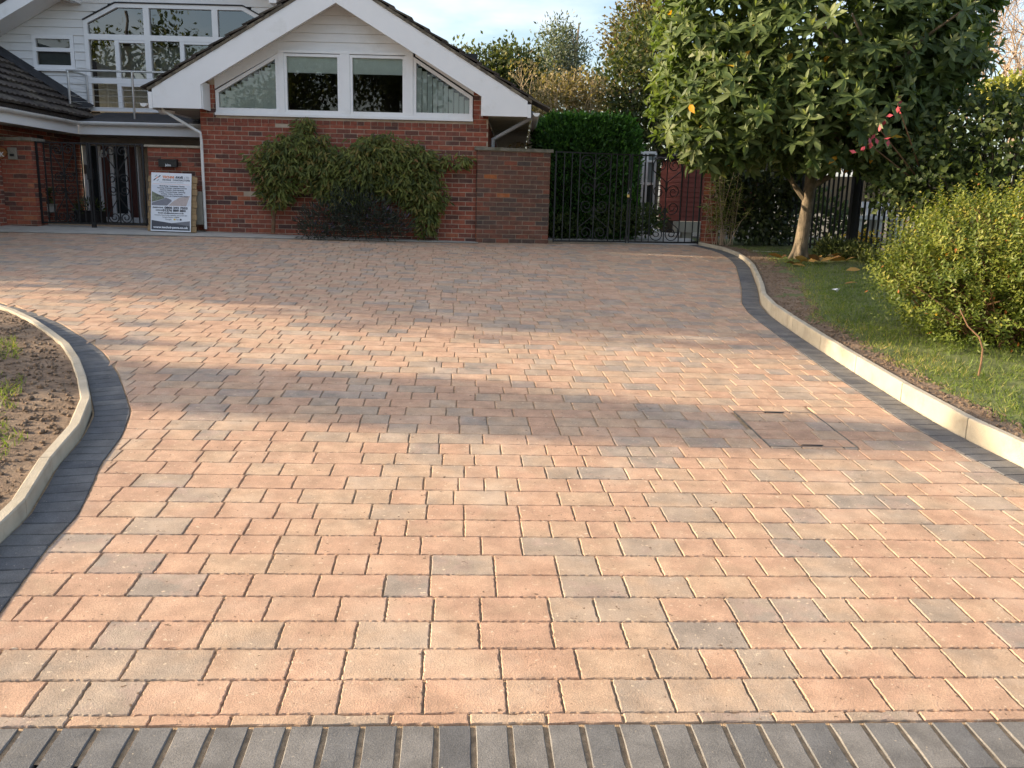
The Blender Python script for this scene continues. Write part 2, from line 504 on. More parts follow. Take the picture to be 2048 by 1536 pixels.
L_IVY = M_leaf('ivy_leaf', [(0, (0.025, 0.038, 0.014)), (0.7, (0.055, 0.08, 0.025)), (1.0, (0.11, 0.13, 0.036))], 0.5, 0.2)
L_YHEDGE = M_leaf('golden_hedge_leaf', [(0, (0.17, 0.19, 0.03)), (1.0, (0.36, 0.34, 0.06))], 0.5, 0.3)
L_GRASS = M_leaf('grass_blade', [(0, (0.065, 0.10, 0.018)), (0.6, (0.12, 0.17, 0.03)), (0.86, (0.21, 0.235, 0.05)), (1.0, (0.36, 0.29, 0.11))], 0.6, 0.35)
L_FALLEN = M_leaf('fallen_leaf', [(0, (0.16, 0.08, 0.03)), (0.6, (0.34, 0.18, 0.05)), (1.0, (0.48, 0.3, 0.09))], 0.6, 0.1)

# ------------------------------------------------------------------ helpers: leaves
T_LONG = (np.array([[0, -.04, 0], [0, .04, 0], [.28, -.40, .03], [.28, 0, -.035], [.28, .40, .03], [.62, -.46, .0], [.62, 0, -.05], [.62, .46, .0], [1, 0, -.13]]),
          [(0, 3, 2), (0, 1, 3), (1, 4, 3), (2, 3, 6, 5), (3, 4, 7, 6), (5, 6, 8), (6, 7, 8)])
T_DIAMOND = (np.array([[0, 0, 0], [.45, -.5, .06], [1, 0, -.06], [.45, .5, .06], [.5, 0, -.03]]), [(0, 1, 4), (1, 2, 4), (2, 3, 4), (3, 0, 4)])
T_CARD = (np.array([[0, 0, 0], [.5, -.5, 0.05], [1, 0, 0], [.5, .5, 0.05]]), [(0, 1, 2, 3)])
T_BLADE = (np.array([[0, -.5, 0], [0, .5, 0], [.55, .3, .06], [.55, -.3, .06], [1, 0, .28]]), [(0, 1, 2, 3), (3, 2, 4)])


def unit(a):
    return a / np.maximum(np.linalg.norm(a, axis=-1, keepdims=True), 1e-9)


def leaf_verts(C, D, N, S, Wd, T):
    """C base points, D leaf axes, N rough normals, S lengths, Wd width as share of length"""
    D = unit(D)
    B = unit(np.cross(N, D))
    N = np.cross(D, B)
    t = T[0]
    S = S[:, None, None]
    Wd = np.broadcast_to(np.asarray(Wd), (len(C),))[:, None, None]
    return C[:, None, :] + S * (D[:, None, :] * t[None, :, 0:1] + B[:, None, :] * t[None, :, 1:2] * Wd + N[:, None, :] * t[None, :, 2:3])


def leaf_mesh(name, V, tones, T, mat_, smooth=False):
    n, k, _ = V.shape
    faces = T[1]
    sizes = np.array([len(f) for f in faces])
    flat = np.concatenate([np.array(f) for f in faces])
    loops = (flat[None, :] + (np.arange(n) * k)[:, None]).ravel()
    tot = np.tile(sizes, n)
    me = bpy.data.meshes.new(name)
    me.vertices.add(n * k)
    me.vertices.foreach_set('co', V.reshape(-1).astype(np.float32))
    me.loops.add(len(loops))
    me.loops.foreach_set('vertex_index', loops.astype(np.int32))
    me.polygons.add(len(tot))
    st = np.concatenate([[0], np.cumsum(tot)[:-1]])
    me.polygons.foreach_set('loop_start', st.astype(np.int32))
    me.materials.append(mat_)
    me.update(calc_edges=True)
    a = me.attributes.new('tone', 'FLOAT', 'FACE')
    a.data.foreach_set('value', np.repeat(tones, len(faces)).astype(np.float32))
    return me


def foliage(parent, V, tones, T, mat_, name='crown', single=0, single_name='leaf', score=None):
    """all leaves of one plant: `single` of them as parts of their own, the rest as one part"""
    n = len(V)
    keep = np.zeros(n, bool)
    if single:
        c = V.mean(axis=1)
        px, py = project(c)
        ok = (px > 5) & (px < 2043) & (py > 5) & (py < 1531)
        s = score if score is not None else -c[:, 1]
        s = np.where(ok, s, -1e9)
        idx = np.argsort(-s)[:single]
        keep[idx] = True
        for i in idx:
            me = leaf_mesh(single_name, V[i:i + 1], tones[i:i + 1], T, mat_)
            link(single_name, me, parent)
    me = leaf_mesh(name, V[~keep], tones[~keep], T, mat_)
    return link(name, me, parent, 'stuff')


def rand_dirs(n):
    return unit(rng.normal(size=(n, 3)))


def blob_points(lobes, n, shell=0.55):
    """points in a union of ellipsoids, thinned towards the inside; returns points and outward directions"""
    vol = np.array([l[3] * l[4] * l[5] for l in lobes]) ** 0.8
    pick = rng.choice(len(lobes), n, p=vol / vol.sum())
    L = np.array(lobes)[pick]
    d = rand_dirs(n)
    r = shell + (1 - shell) * rng.random(n) ** 0.6
    r = r * (1 + 0.07 * rng.normal(size=n))
    P = L[:, :3] + d * L[:, 3:6] * r[:, None]
    return P, d


def branch(mb, p, d, length, r, depth, tips, spread=0.6, n=5, upbias=0.15, kids=3, shrink=0.68, wob=0.12):
    segs = 3
    pts, rs = [Vector(p)], [r]
    q, dd = Vector(p), Vector(d).normalized()
    for i in range(segs):
        dd = (dd + Vector((random.gauss(0, wob), random.gauss(0, wob), random.gauss(0, wob) + upbias * 0.3))).normalized()
        q = q + dd * (length / segs)
        pts.append(q.copy()); rs.append(r * (1 - 0.4 * (i + 1) / segs))
    mb.tube(pts, rs, n if depth > 1 else max(3, n - 2), caps=False)
    if depth <= 0:
        tips.append((q.copy(), dd.copy()))
        return
    for k in range(kids):
        ax = dd.orthogonal().normalized()
        ax.rotate(Matrix.Rotation(random.uniform(0, 6.28), 3, dd))
        nd = (dd + ax * spread * random.uniform(0.6, 1.3) + Vector((0, 0, upbias))).normalized()
        t = random.uniform(0.55, 1.0) if k else 1.0
        j = min(int(t * segs), segs - 1)
        b0 = pts[j].lerp(pts[j + 1], t * segs - j if t < 1 else 1)
        branch(mb, b0, nd, length * shrink * random.uniform(0.8, 1.15), r * 0.58, depth - 1, tips, spread, n, upbias, kids, shrink, wob)


# ------------------------------------------------------------------ setting: the ground
def grid_sheet(name, xs, ys, zf, mat_, kind='structure'):
    mb = MB()
    nx, ny = len(xs), len(ys)
    vs_ = [(x, y, zf(x, y)) for y in ys for x in xs]
    fs = [(j * nx + i, j * nx + i + 1, (j + 1) * nx + i + 1, (j + 1) * nx + i) for j in range(ny - 1) for i in range(nx - 1)]
    mb.add(vs_, fs)
    return mb.build(name, mat_, None, True, kind)


gx = [-400, -150, -60, -30, -20, -14, -10, -6, -3, 0, 3, 6, 10, 14, 20, 30, 60, 150, 400]
gy = [-400, -150, -60, -30, -15, -8, -4, 0, 2, 4, 8, 12, 16.4, 20, 30, 60, 150, 400]
grid_sheet('ground', gx, gy, lambda x, y: G(x, y) - 0.10, EARTH)
grid_sheet('road', [-60, -20, -8, -3, 0, 3, 8, 20, 60], [-6, -2, 0.5, 1.2, 1.935], lambda x, y: G(x, y) - 0.03, ASPHALT)

# kerb lines in plan: foot of the kerb face on the drive side
LK = [(-1.75, 1.9), (-1.88, 2.5), (-2.0, 3.1), (-2.03, 3.4), (-2.125, 3.72), (-2.207, 3.98), (-2.285, 4.38), (-2.408, 4.766), (-2.61, 5.14), (-2.835, 5.548),
      (-3.174, 6.077), (-3.354, 6.304), (-3.656, 6.655), (-3.966, 7.0), (-4.318, 7.33), (-4.56, 7.52), (-5.1, 7.88), (-6.1, 8.38), (-7.6, 8.8), (-9.5, 9.2)]
RK = [(3.2, 1.9), (2.95, 3.6), (2.72, 4.85), (2.665, 5.3), (2.65, 5.8), (2.635, 6.4), (2.625, 7.1), (2.625, 7.8), (2.63, 8.4), (2.65, 8.9), (2.72, 9.42),
      (2.88, 10.05), (3.04, 10.72), (3.25, 11.7), (3.45, 12.64), (3.57, 13.5), (3.60, 14.2), (3.54, 14.8), (3.40, 15.2), (3.28, 15.55)]


def offset_line(P, d):
    out = []
    for i, p in enumerate(P):
        a = Vector(P[max(i - 1, 0)]); b = Vector(P[min(i + 1, len(P) - 1)])
        t = (b - a).normalized()
        out.append((p[0] + t.y * d, p[1] - t.x * d))    # d > 0: to the right of the walking direction
    return out


def resample(P, step):
    P = [Vector(p) for p in P]
    L = [0]
    for a, b in zip(P, P[1:]): L.append(L[-1] + (b - a).length)
    n = max(2, int(round(L[-1] / step)) + 1)
    out, j = [], 0
    for i in range(n):
        s = L[-1] * i / (n - 1)
        while j < len(L) - 2 and L[j + 1] < s: j += 1
        t = (s - L[j]) / max(1e-9, L[j + 1] - L[j])
        out.append(P[j].lerp(P[j + 1], t))
    return out


LB = offset_line(LK, 0.205)      # edge between black border and pavers, left
RB = offset_line(RK, -0.205)


def interp_x(P, y):
    for a, b in zip(P, P[1:]):
        if a[1] <= y <= b[1]:
            t = (y - a[1]) / max(1e-9, b[1] - a[1])
            return a[0] + t * (b[0] - a[0])
    return P[0][0] if y < P[0][1] else P[-1][0]


# jointing-sand sheet under all pavers
mb = MB()
ys = np.arange(1.95, 15.6, 0.15)
for y0, y1 in zip(ys[:-1], ys[1:]):
    l0 = interp_x(LK, y0) if y0 < 9.1 else -11
    l1 = interp_x(LK, y1) if y1 < 9.1 else -11
    r0, r1 = interp_x(RK, y0), interp_x(RK, y1)
    xs0 = np.linspace(l0, r0, 5); xs1 = np.linspace(l1, r1, 5)
    for a in range(4):
        q = [(xs0[a], y0), (xs0[a + 1], y0), (xs1[a + 1], y1), (xs1[a], y1)]
        mb.add([(x, y, G(x, y) - 0.0075) for x, y in q], [(0, 1, 2, 3)])
drive = mb.build('driveway', SAND, None, False, 'structure')


# ------------------------------------------------------------------ paving blocks
PSI = 0.066
EU = Vector((math.cos(PSI), math.sin(PSI)))
EV = Vector((-math.sin(PSI), math.cos(PSI)))


def block_geo(mb, poly, tone, jit=0.0015, per=1, inset=0.003, lift=0.0, drop=0.004):
    """one paving block: ragged outline, worn edge, body going down into the sand"""
    n = len(poly)
    ring = []
    for i in range(n):
        a, b = poly[i], poly[(i + 1) % n]
        L = (b - a).length
        k = max(1, int(per * L / 0.06)) if per else 1
        for j in range(k):
            ring.append(a.lerp(b, j / k))
    c = sum(ring, Vector((0, 0))) / len(ring)
    m = len(ring)
    o, t = [], []
    for p in ring:
        d = (c - p)
        d = d.normalized() if d.length > 1e-6 else d
        o.append(p + Vector((random.gauss(0, jit), random.gauss(0, jit))) + d * 0.001)
    tilt = Vector((random.gauss(0, 0.004), random.gauss(0, 0.004)))
    vs_ = []
    for p in o: vs_.append((p.x, p.y, G(p.x, p.y) - 0.03))
    for p in o: vs_.append((p.x, p.y, G(p.x, p.y) - drop + lift))
    for p in o:
        d = (c - p)
        s = min(inset * random.uniform(0.7, 1.5), d.length * 0.4)
        q = p + d.normalized() * s
        vs_.append((q.x, q.y, G(q.x, q.y) + lift + tilt.dot(q - c)))
    fs = []
    for i in range(m):
        j = (i + 1) % m
        fs.append((i, j, m + j, m + i))
        fs.append((m + i, m + j, 2 * m + j, 2 * m + i))
    fs.append(tuple(range(2 * m, 3 * m)))
    mb.add(vs_, fs, tone)


def emit_blocks(parent, blocks, mat_, name, limit, per=1, jit=0.0012):
    """blocks: list of (polygon, tone); the largest in view become parts, the others one part"""
    sc = []
    for poly, tone in blocks:
        c = sum(poly, Vector((0, 0))) / len(poly)
        P = np.array([(p.x, p.y, G(p.x, p.y)) for p in poly])
        px, py = project(P)
        inside = (px.max() > 0) and (px.min() < 2048) and (py.min() < 1536) and (py.max() > 0) and c.y > 1.5
        ar = 0.5 * abs(np.dot(px, np.roll(py, 1)) - np.dot(py, np.roll(px, 1)))
        sc.append(ar if inside else -1)
    order = np.argsort(-np.array(sc))
    chosen = set(int(i) for i in order[:limit] if sc[int(i)] > 0)
    rest = MB()
    for i, (poly, tone) in enumerate(blocks):
        big = sc[i] > 500
        if i in chosen:
            m1 = MB()
            block_geo(m1, poly, tone, jit, (6 if sc[i] > 3000 and jit > .001 else (3 if big and jit > .001 else 1)))
            m1.build(name, mat_, parent)
        else:
            block_geo(rest, poly, tone, jit, 1)
    if rest.v:
        rest.build('paving', mat_, parent, False, 'stuff')


def uv(u, v):
    return EU * u + EV * v


def line_u(P, v):
    """u where the plan line P crosses the row line v"""
    best = None
    for a, b in zip(P, P[1:]):
        va, vb = Vector(a).dot(EV), Vector(b).dot(EV)
        if min(va, vb) <= v <= max(va, vb) and abs(vb - va) > 1e-6:
            t = (v - va) / (vb - va)
            return Vector(a).lerp(Vector(b), t).dot(EU)
    return None


V0 = 2.166                                     # front edge of the pavers: behind it the black soldier course
ROW, GAP = 0.1645, 0.0048
SLIV = 0.045
mh = [gnd(*q) for q in ((1466, 823), (1622, 824), (1716, 895), (1542, 892))]
MU0, MU1, MV0, MV1 = 1.755, 2.275, 4.555, 5.205  # manhole cover, in row coordinates
MU0 = sum(Vector(p[:2]).dot(EU) for p in (mh[0], mh[3])) / 2
MU1 = sum(Vector(p[:2]).dot(EU) for p in (mh[1], mh[2])) / 2
MV1 = sum(Vector(p[:2]).dot(EV) for p in (mh[0], mh[1])) / 2
MV0 = sum(Vector(p[:2]).dot(EV) for p in (mh[2], mh[3])) / 2


def tone_pick(y):
    r = random.random()
    grey = 0.17 + 0.09 * min(1, max(0, (y - 2.8) / 3.5))
    if r < grey: return random.uniform(0.72, 1.0)
    if r < grey + 0.27: return random.uniform(0.44, 0.72)
    return random.uniform(0.0, 0.44)


pavers, cover_blocks = [], []
rows = [(V0, V0 + SLIV, True)]
v = V0 + SLIV
while v < 15.2:
    rows.append((v, v + ROW, False))
    v += ROW
STRIP_A, STRIP_B = Vector((-10.5, 13.22)), Vector((-0.62, 14.50))   # front edge of the concrete strip by the house


def strip_limit_v(u, v):
    p = uv(u, v)
    if p.x < -0.62:
        t = (p.x - STRIP_A.x) / (STRIP_B.x - STRIP_A.x)
        return STRIP_A.y + t * (STRIP_B.y - STRIP_A.y)
    if p.x < 0.62:
        return 14.62 + (p.x + 0.62) * 0.21
    return 14.9 + (p.x - 0.6) * 0.262


for v0, v1, sl_ in rows:
    vm = (v0 + v1) / 2
    la, lb = line_u(LB, v0), line_u(LB, v1)
    ra, rb = line_u(RB, v0), line_u(RB, v1)
    if la is None: la = -10.0
    if lb is None: lb = -10.0
    if ra is None or rb is None:
        ra = rb = (ra or rb or 3.6)
    u = min(la, lb) - random.uniform(0, 0.2)
    end = max(ra, rb)
    while u < end:
        L = 0.222 if sl_ else random.choices([0.245, 0.165, 0.125], [0.5, 0.42, 0.08])[0]
        u0, u1 = u, u + L
        u = u1
        pieces = [(u0, u1, v0, v1, False)]
        if v1 > MV0 and v0 < MV1 and u1 > MU0 and u0 < MU1:
            pieces = []
            if u0 < MU0: pieces.append((u0, MU0 - 0.002, v0, v1, False))
            if u1 > MU1: pieces.append((MU1 + 0.002, u1, v0, v1, False))
            a, b = max(u0, MU0), min(u1, MU1)
            if v0 < MV0: pieces.append((a, b, v0, MV0, False))
            if v1 > MV1: pieces.append((a, b, MV1, v1, False))
            pieces.append((a, b, max(v0, MV0), min(v1, MV1), True))
        for a, b, c, d, cov in pieces:
            if b - a < 0.03 or d - c < 0.02: continue
            f0 = (c - v0) / (v1 - v0); f1 = (d - v0) / (v1 - v0)
            lo0, lo1 = la + (lb - la) * f0, la + (lb - la) * f1
            hi0, hi1 = ra + (rb - ra) * f0, ra + (rb - ra) * f1
            g = GAP / 2
            p = [(max(a + g, lo0 + g), c + g), (min(b - g, hi0 - g), c + g), (min(b - g, hi1 - g), d - g), (max(a + g, lo1 + g), d - g)]
            if p[1][0] - p[0][0] < 0.004 or p[2][0] - p[3][0] < 0.004:
                w0, w1 = p[1][0] - p[0][0], p[2][0] - p[3][0]
                if max(w0, w1) < 0.03: continue
                if w0 < 0.004: p = [p[1] if p[0][0] > p[1][0] else p[0], p[2], p[3]]
                else: p = [p[0], p[1], p[2] if p[3][0] > p[2][0] else p[3]]
            poly = [uv(*q) for q in p]
            cen = sum(poly, Vector((0, 0))) / len(poly)
            if cen.y > strip_limit_v((a + b) / 2, (c + d) / 2) - 0.07: continue
            (cover_blocks if cov else pavers).append((poly, tone_pick(cen.y)))
emit_blocks(drive, pavers, PAVER, 'paver', 300)

# black border blocks along both kerbs and the soldier course at the front
blacks = []
for line, d in ((LK, 0.205), (RK, -0.205)):
    P = resample(line, 0.104)
    Q = offset_line([tuple(p) for p in P], d)
    P2 = offset_line([tuple(p) for p in P], 0.004 if d > 0 else -0.004)
    for i in range(len(P) - 1):
        a, b, c, e = Vector(P2[i]), Vector(P2[i + 1]), Vector(Q[i + 1]), Vector(Q[i])
        poly = [a, e, c, b] if d > 0 else [a, b, c, e]
        cen = (a + b + c + e) / 4
        q = [p + (cen - p).normalized() * 0.006 for p in poly]
        if cen.y < V0 + 0.12: continue
        blacks.append((q, random.random() * 0.8))
u = -2.3
uoff = -0.012
while u < 3.4:
    a, b = u + 0.007, u + 0.0955
    blacks.append(([uv(a, V0 - 0.2), uv(b, V0 - 0.2), uv(b, V0 - 0.005), uv(a, V0 - 0.005)], random.uniform(0.3, 1.0)))
    u += 0.1025
emit_blocks(drive, blacks, BLACK_BLOCK, 'border_block', 260, 1, 0.0006)

RIM = M_plain('worn_steel_rim', (0.11, 0.10, 0.085), 0.7, 0.4, 12, dirt=((0.30, 0.22, 0.15), 16, 0.55, 0.66))
# recessed manhole cover carrying its own blocks
mc = uv((MU0 + MU1) / 2, (MV0 + MV1) / 2)
cover = empty('manhole_cover', (mc.x, mc.y, G(mc.x, mc.y)), 'recessed manhole cover filled with pavers, thin metal rim, on the right of the drive', 'manhole cover')
mb = MB()
for a, b, c, d in ((MU0 - 0.004, MU0 + 0.002, MV0, MV1), (MU1 - 0.002, MU1 + 0.004, MV0, MV1), (MU0, MU1, MV0 - 0.004, MV0 + 0.003), (MU0, MU1, MV1 - 0.003, MV1 + 0.004)):
    q = [uv(a, c), uv(b, c), uv(b, d), uv(a, d)]
    mb.add([(p.x, p.y, G(p.x, p.y) - 0.03) for p in q] + [(p.x, p.y, G(p.x, p.y) + 0.0015) for p in q],
           [(4, 5, 6, 7), (0, 1, 5, 4), (1, 2, 6, 5), (2, 3, 7, 6), (3, 0, 4, 7)])
mb.build('rim', RIM, cover)
for vv in (MV0 + 0.018, MV1 - 0.022):
    um = (MU0 + MU1) / 2
    k = MB()
    q = [uv(um - 0.07, vv), uv(um + 0.05, vv - 0.008), uv(um + 0.07, vv + 0.012), uv(um - 0.05, vv + 0.016)]
    k.add([(p.x, p.y, G(p.x, p.y) + 0.002) for p in q] + [(p.x, p.y, G(p.x, p.y) - 0.01) for p in q],
          [(0, 1, 2, 3), (4, 5, 1, 0), (5, 6, 2, 1), (6, 7, 3, 2), (7, 4, 0, 3)])
    k.build('lifting_slot', IRON, cover)
for poly, t in cover_blocks:
    m1 = MB()
    block_geo(m1, poly, t, 0.0012, 1)
    m1.build('paver', PAVER, cover)

# kerb stones
kerb = empty('kerb', (0, 2, G(0, 2)), kind='structure')
for line, side, cuts in ((LK, -1, 0.50), (RK, 1, 0.75)):
    P = resample(line, cuts)
    # keep bends: merge original corner points
    for i in range(len(P) - 1):
        n = 3
        sub = [P[i].lerp(P[i + 1], t) for t in (0.005, 1 - 0.005)]
        if line is RK and sub[0].y < 2.3: pass
        t = (sub[1] - sub[0]).normalized()
        nrm = Vector((t.y, -t.x)) * (-1 if side < 0 else 1)     # away from the drive
        m1 = MB()
        vs_ = []
        for p in sub:
            H0, W, ch = -0.06, 0.055, 0.006
            H1 = 0.075 if side < 0 else 0.124 - 0.074 * min(1, max(0, (p.y - 8.6) / 4.5))
            prof = [(0, H0), (0, H1 - ch), (ch, H1), (W - ch, H1), (W, H1 - ch), (W, H0)]
            for w, h in prof:
                q = p + nrm * w
                vs_.append((q.x, q.y, G(q.x, q.y) + h))
        k = len(prof)
        fs = [(j, (j + 1) % k, k + (j + 1) % k, k + j) for j in range(k)]
        if side > 0: fs = [tuple(reversed(f)) for f in fs]
        fs += [tuple(range(k)), tuple(range(2 * k - 1, k - 1, -1))]
        m1.add(vs_, fs)
        m1.build('kerb_stone', KERB, kerb)

# ------------------------------------------------------------------ setting: beds, lawn, strip by the house
from mathutils import noise as mnoise


def nz(x, y, s=1.0):
    return mnoise.noise(Vector((x * s, y * s, 3.7)))


def bed_sheet(name, line, side, w0, w1, step, mat_, zoff, rough, ymax=99):
    """sheet running along a kerb line between the offsets w0 and w1 away from the drive"""
    P = [p for p in resample(line, step) if p.y < ymax]
    mb = MB()
    rows_ = []
    offs = None
    for i, p in enumerate(P):
        a, b = P[max(i - 1, 0)], P[min(i + 1, len(P) - 1)]
        t = (b - a).normalized()
        nrm = Vector((t.y, -t.x)) * (-1 if side < 0 else 1)
        A, B = (w0(p) if callable(w0) else w0), (w1(p) if callable(w1) else w1)
        n = 16
        rows_.append([p + nrm * (A + (B - A) * j / (n - 1)) for j in range(n)])
    vs_, fs = [], []
    n = len(rows_[0])
    for r in rows_:
        for q in r:
            vs_.append((q.x, q.y, G(q.x, q.y) + (zoff(q.y) if callable(zoff) else zoff) + rough * (nz(q.x, q.y, 9) + 0.6 * nz(q.x, q.y, 25) + 0.5 * nz(q.x, q.y, 3))))
    for i in range(len(rows_) - 1):
        for j in range(n - 1):
            fs.append((i * n + j, i * n + j + 1, (i + 1) * n + j + 1, (i + 1) * n + j))
    mb.add(vs_, fs)
    return mb.build(name, mat_, None, True, 'structure')


def soil_w(p):
    y = p.y
    base = 0.27 if y < 8 else (0.27 + (y - 8) * 0.2 if y < 9.5 else (0.55 if y < 12.5 else 0.42))
    return base + 0.07 * nz(p.x, y, 2.3)


def KH(y):
    return 0.124 - 0.074 * min(1, max(0, (y - 8.6) / 4.5))


# right-hand side: lawn as one sheet, bare soil along the kerb
RKX = lambda y: interp_x(RK, y)
mb = MB()
ys = np.concatenate([np.arange(1.9, 9, 0.1), np.arange(9, 17.0, 0.2)])
nx_ = 60
vs_ = []
for y in ys:
    x0 = RKX(y) + 0.06
    for i in range(nx_):
        x = x0 + (12.5 - x0) * (i / (nx_ - 1)) ** 1.8
        rise = KH(y) - 0.035 + 0.05 * min(1, max(0, (x - x0) / 1.5))
        vs_.append((x, y, G(x, y) + rise + 0.02 * nz(x, y, 3) + 0.01 * nz(x, y, 11)))
fs = [(j * nx_ + i, j * nx_ + i + 1, (j + 1) * nx_ + i + 1, (j + 1) * nx_ + i) for j in range(len(ys) - 1) for i in range(nx_ - 1)]
mb.add(vs_, fs)
mb.build('lawn', TURF, None, True, 'structure')


def lawn_z(x, y):
    return G(x, y) + KH(y) - 0.035 + 0.05 * min(1, max(0, (x - RKX(y) - 0.06) / 1.5)) + 0.02 * nz(x, y, 3) + 0.01 * nz(x, y, 11)


bed_sheet('soil_border', RK, 1, 0.052, lambda p: soil_w(p), 0.05, SOIL, lambda y: KH(y) - 0.022, 0.010, 15.4)
bed_sheet('planting_bed', LK, -1, 0.052, 2.6, 0.03, SOIL, 0.056, 0.010, 8.8)

# clods and small stones on the bare soil
clods = MB()
ico = bmesh.new()
bmesh.ops.create_icosphere(ico, subdivisions=1, radius=1)
IV = [v.co.copy() for v in ico.verts]
IF = [tuple(v.index for v in f.verts) for f in ico.faces]
ico.free()


def clod(x, y, z, r):
    s = Vector((random.uniform(.7, 1.3), random.uniform(.7, 1.3), random.uniform(.5, .9)))
    vs_ = [(x + v.x * r * s.x * random.uniform(.7, 1.2), y + v.y * r * s.y * random.uniform(.7, 1.2), z + v.z * r * s.z) for v in IV]
    clods.add(vs_, IF, random.random())


PL = resample(LK, 0.02)
for _ in range(11000):
    p = random.choice(PL)
    if p.y > 8.6 or p.y < 2.2: continue
    i = PL.index(p)
    t = (PL[min(i + 1, len(PL) - 1)] - PL[max(i - 1, 0)]).normalized()
    nrm = Vector((-t.y, t.x))
    w = random.uniform(0.08, 1.5)
    q = p + nrm * w
    clod(q.x, q.y, G(q.x, q.y) + 0.06, random.choice([.004, .005, .006, .008, .01, .016]))
for _ in range(3000):
    y = random.uniform(4.4, 14.8)
    p = Vector((RKX(y), y))
    w = random.uniform(0.07, soil_w(p) + 0.05)
    clod(p.x + w, y, G(p.x + w, y) + KH(y) - 0.018, random.choice([.004, .005, .006, .008, .01, .014]))
clods.build('soil_clods', SOIL, None, False, 'stuff')

# grass
Cg, Tg = [], []
n = 100000
yy = rng.uniform(2.8, 15.0, n * 2)
yy = yy[rng.random(len(yy)) < np.clip(1.5 - (yy - 4.2) / 9, 0.25, 1)][:n]
for y in yy:
    x0 = RKX(y)
    p = Vector((x0, y))
    w = soil_w(p) - 0.05
    x = x0 + w + (rng.random() ** 1.3) * (6.5 - w) * (0.75 if y < 8 else 1.0)
    if x - x0 - w < 0.18 and random.random() < 0.55: continue
    if nz(x, y, 1.7) < -0.32 and random.random() < 0.6: continue
    Cg.append((x, y, lawn_z(x, y) - 0.004))
    edge = max(0, 1 - (x - x0 - w) / (0.85 if y < 8 else 0.4))
    Tg.append(min(1, max(0, random.gauss(0.42 + 0.38 * edge + 0.22 * nz(x, y, 1.2), 0.2))))
for _ in range(9000):                              # rough grass on the island bed
    x, y = random.uniform(-4.2, -2.3), random.uniform(3.8, 6.3)
    lim = -2.44 - max(0, (y - 4.15)) * 0.60
    if x > lim + 0.12 * nz(x, y, 4): continue
    if nz(x, y, 2.5) < -0.35: continue
    Cg.append((x, y, G(x, y) + 0.058)); Tg.append(min(1, max(0, random.gauss(0.62, 0.2))))
Cg = np.array(Cg); Tg = np.array(Tg)
n = len(Cg)
D = unit(rng.normal(size=(n, 3)) * np.array([0.55, 0.55, 0.15]) + np.array([0, 0, 0.75]))
N = rand_dirs(n)
S = rng.uniform(0.025, 0.06, n)
link('grass', leaf_mesh('grass', leaf_verts(Cg, D, N, S, 0.13, T_BLADE), Tg, T_BLADE, L_GRASS), None, 'stuff')

# concrete strip with its dark drain line, paved yard behind the gates
mb = MB()
mbd = MB()
xs = np.linspace(-10.5, -0.63, 40)
for a, b in zip(xs[:-1], xs[1:]):
    ya, yb = (STRIP_A.y + (x - STRIP_A.x) / (STRIP_B.x - STRIP_A.x) * (STRIP_B.y - STRIP_A.y) for x in (a, b))
    za, zb = G(a, ya), G(b, yb)
    dep = 1.3
    ta, tb = G(a, 14.2) + 0.012, G(b, 14.2) + 0.012
    mb.add([(a, ya, za - .05), (b, yb, zb - .05), (b, yb, zb + .012), (a, ya, za + .012), (a, 14.9, ta + .03), (b, 14.9, tb + .03)], [(0, 1, 2, 3), (3, 2, 5, 4)])
    mbd.add([(a, ya - .055, G(a, ya - .055) + .002), (b, yb - .055, G(b, yb - .055) + .002), (b, yb - .012, G(b, yb - .012) + .002), (a, ya - .012, G(a, ya - .012) + .002)], [(0, 1, 2, 3)])
st = mb.build('concrete_strip', CONCRETE, None, False, 'structure')
mbd.build('drain_slot', FELT, st)
MB().box((-10.4, 14.88, 0.6), (-5.3, 17.25, 1.0)).build('entrance_paving', CONCRETE, None, False, 'structure')
grid_sheet('side_path', np.linspace(0.5, 4.2, 5), np.linspace(14.7, 30, 8), lambda x, y: min(G(x, y), 1.0) - 0.02, CONCRETE)

# ------------------------------------------------------------------ the house
YF = 14.65
house = empty('house', (-4.5, 16.5, 1.0), 'brick and white boarded house with big gable windows', 'house')


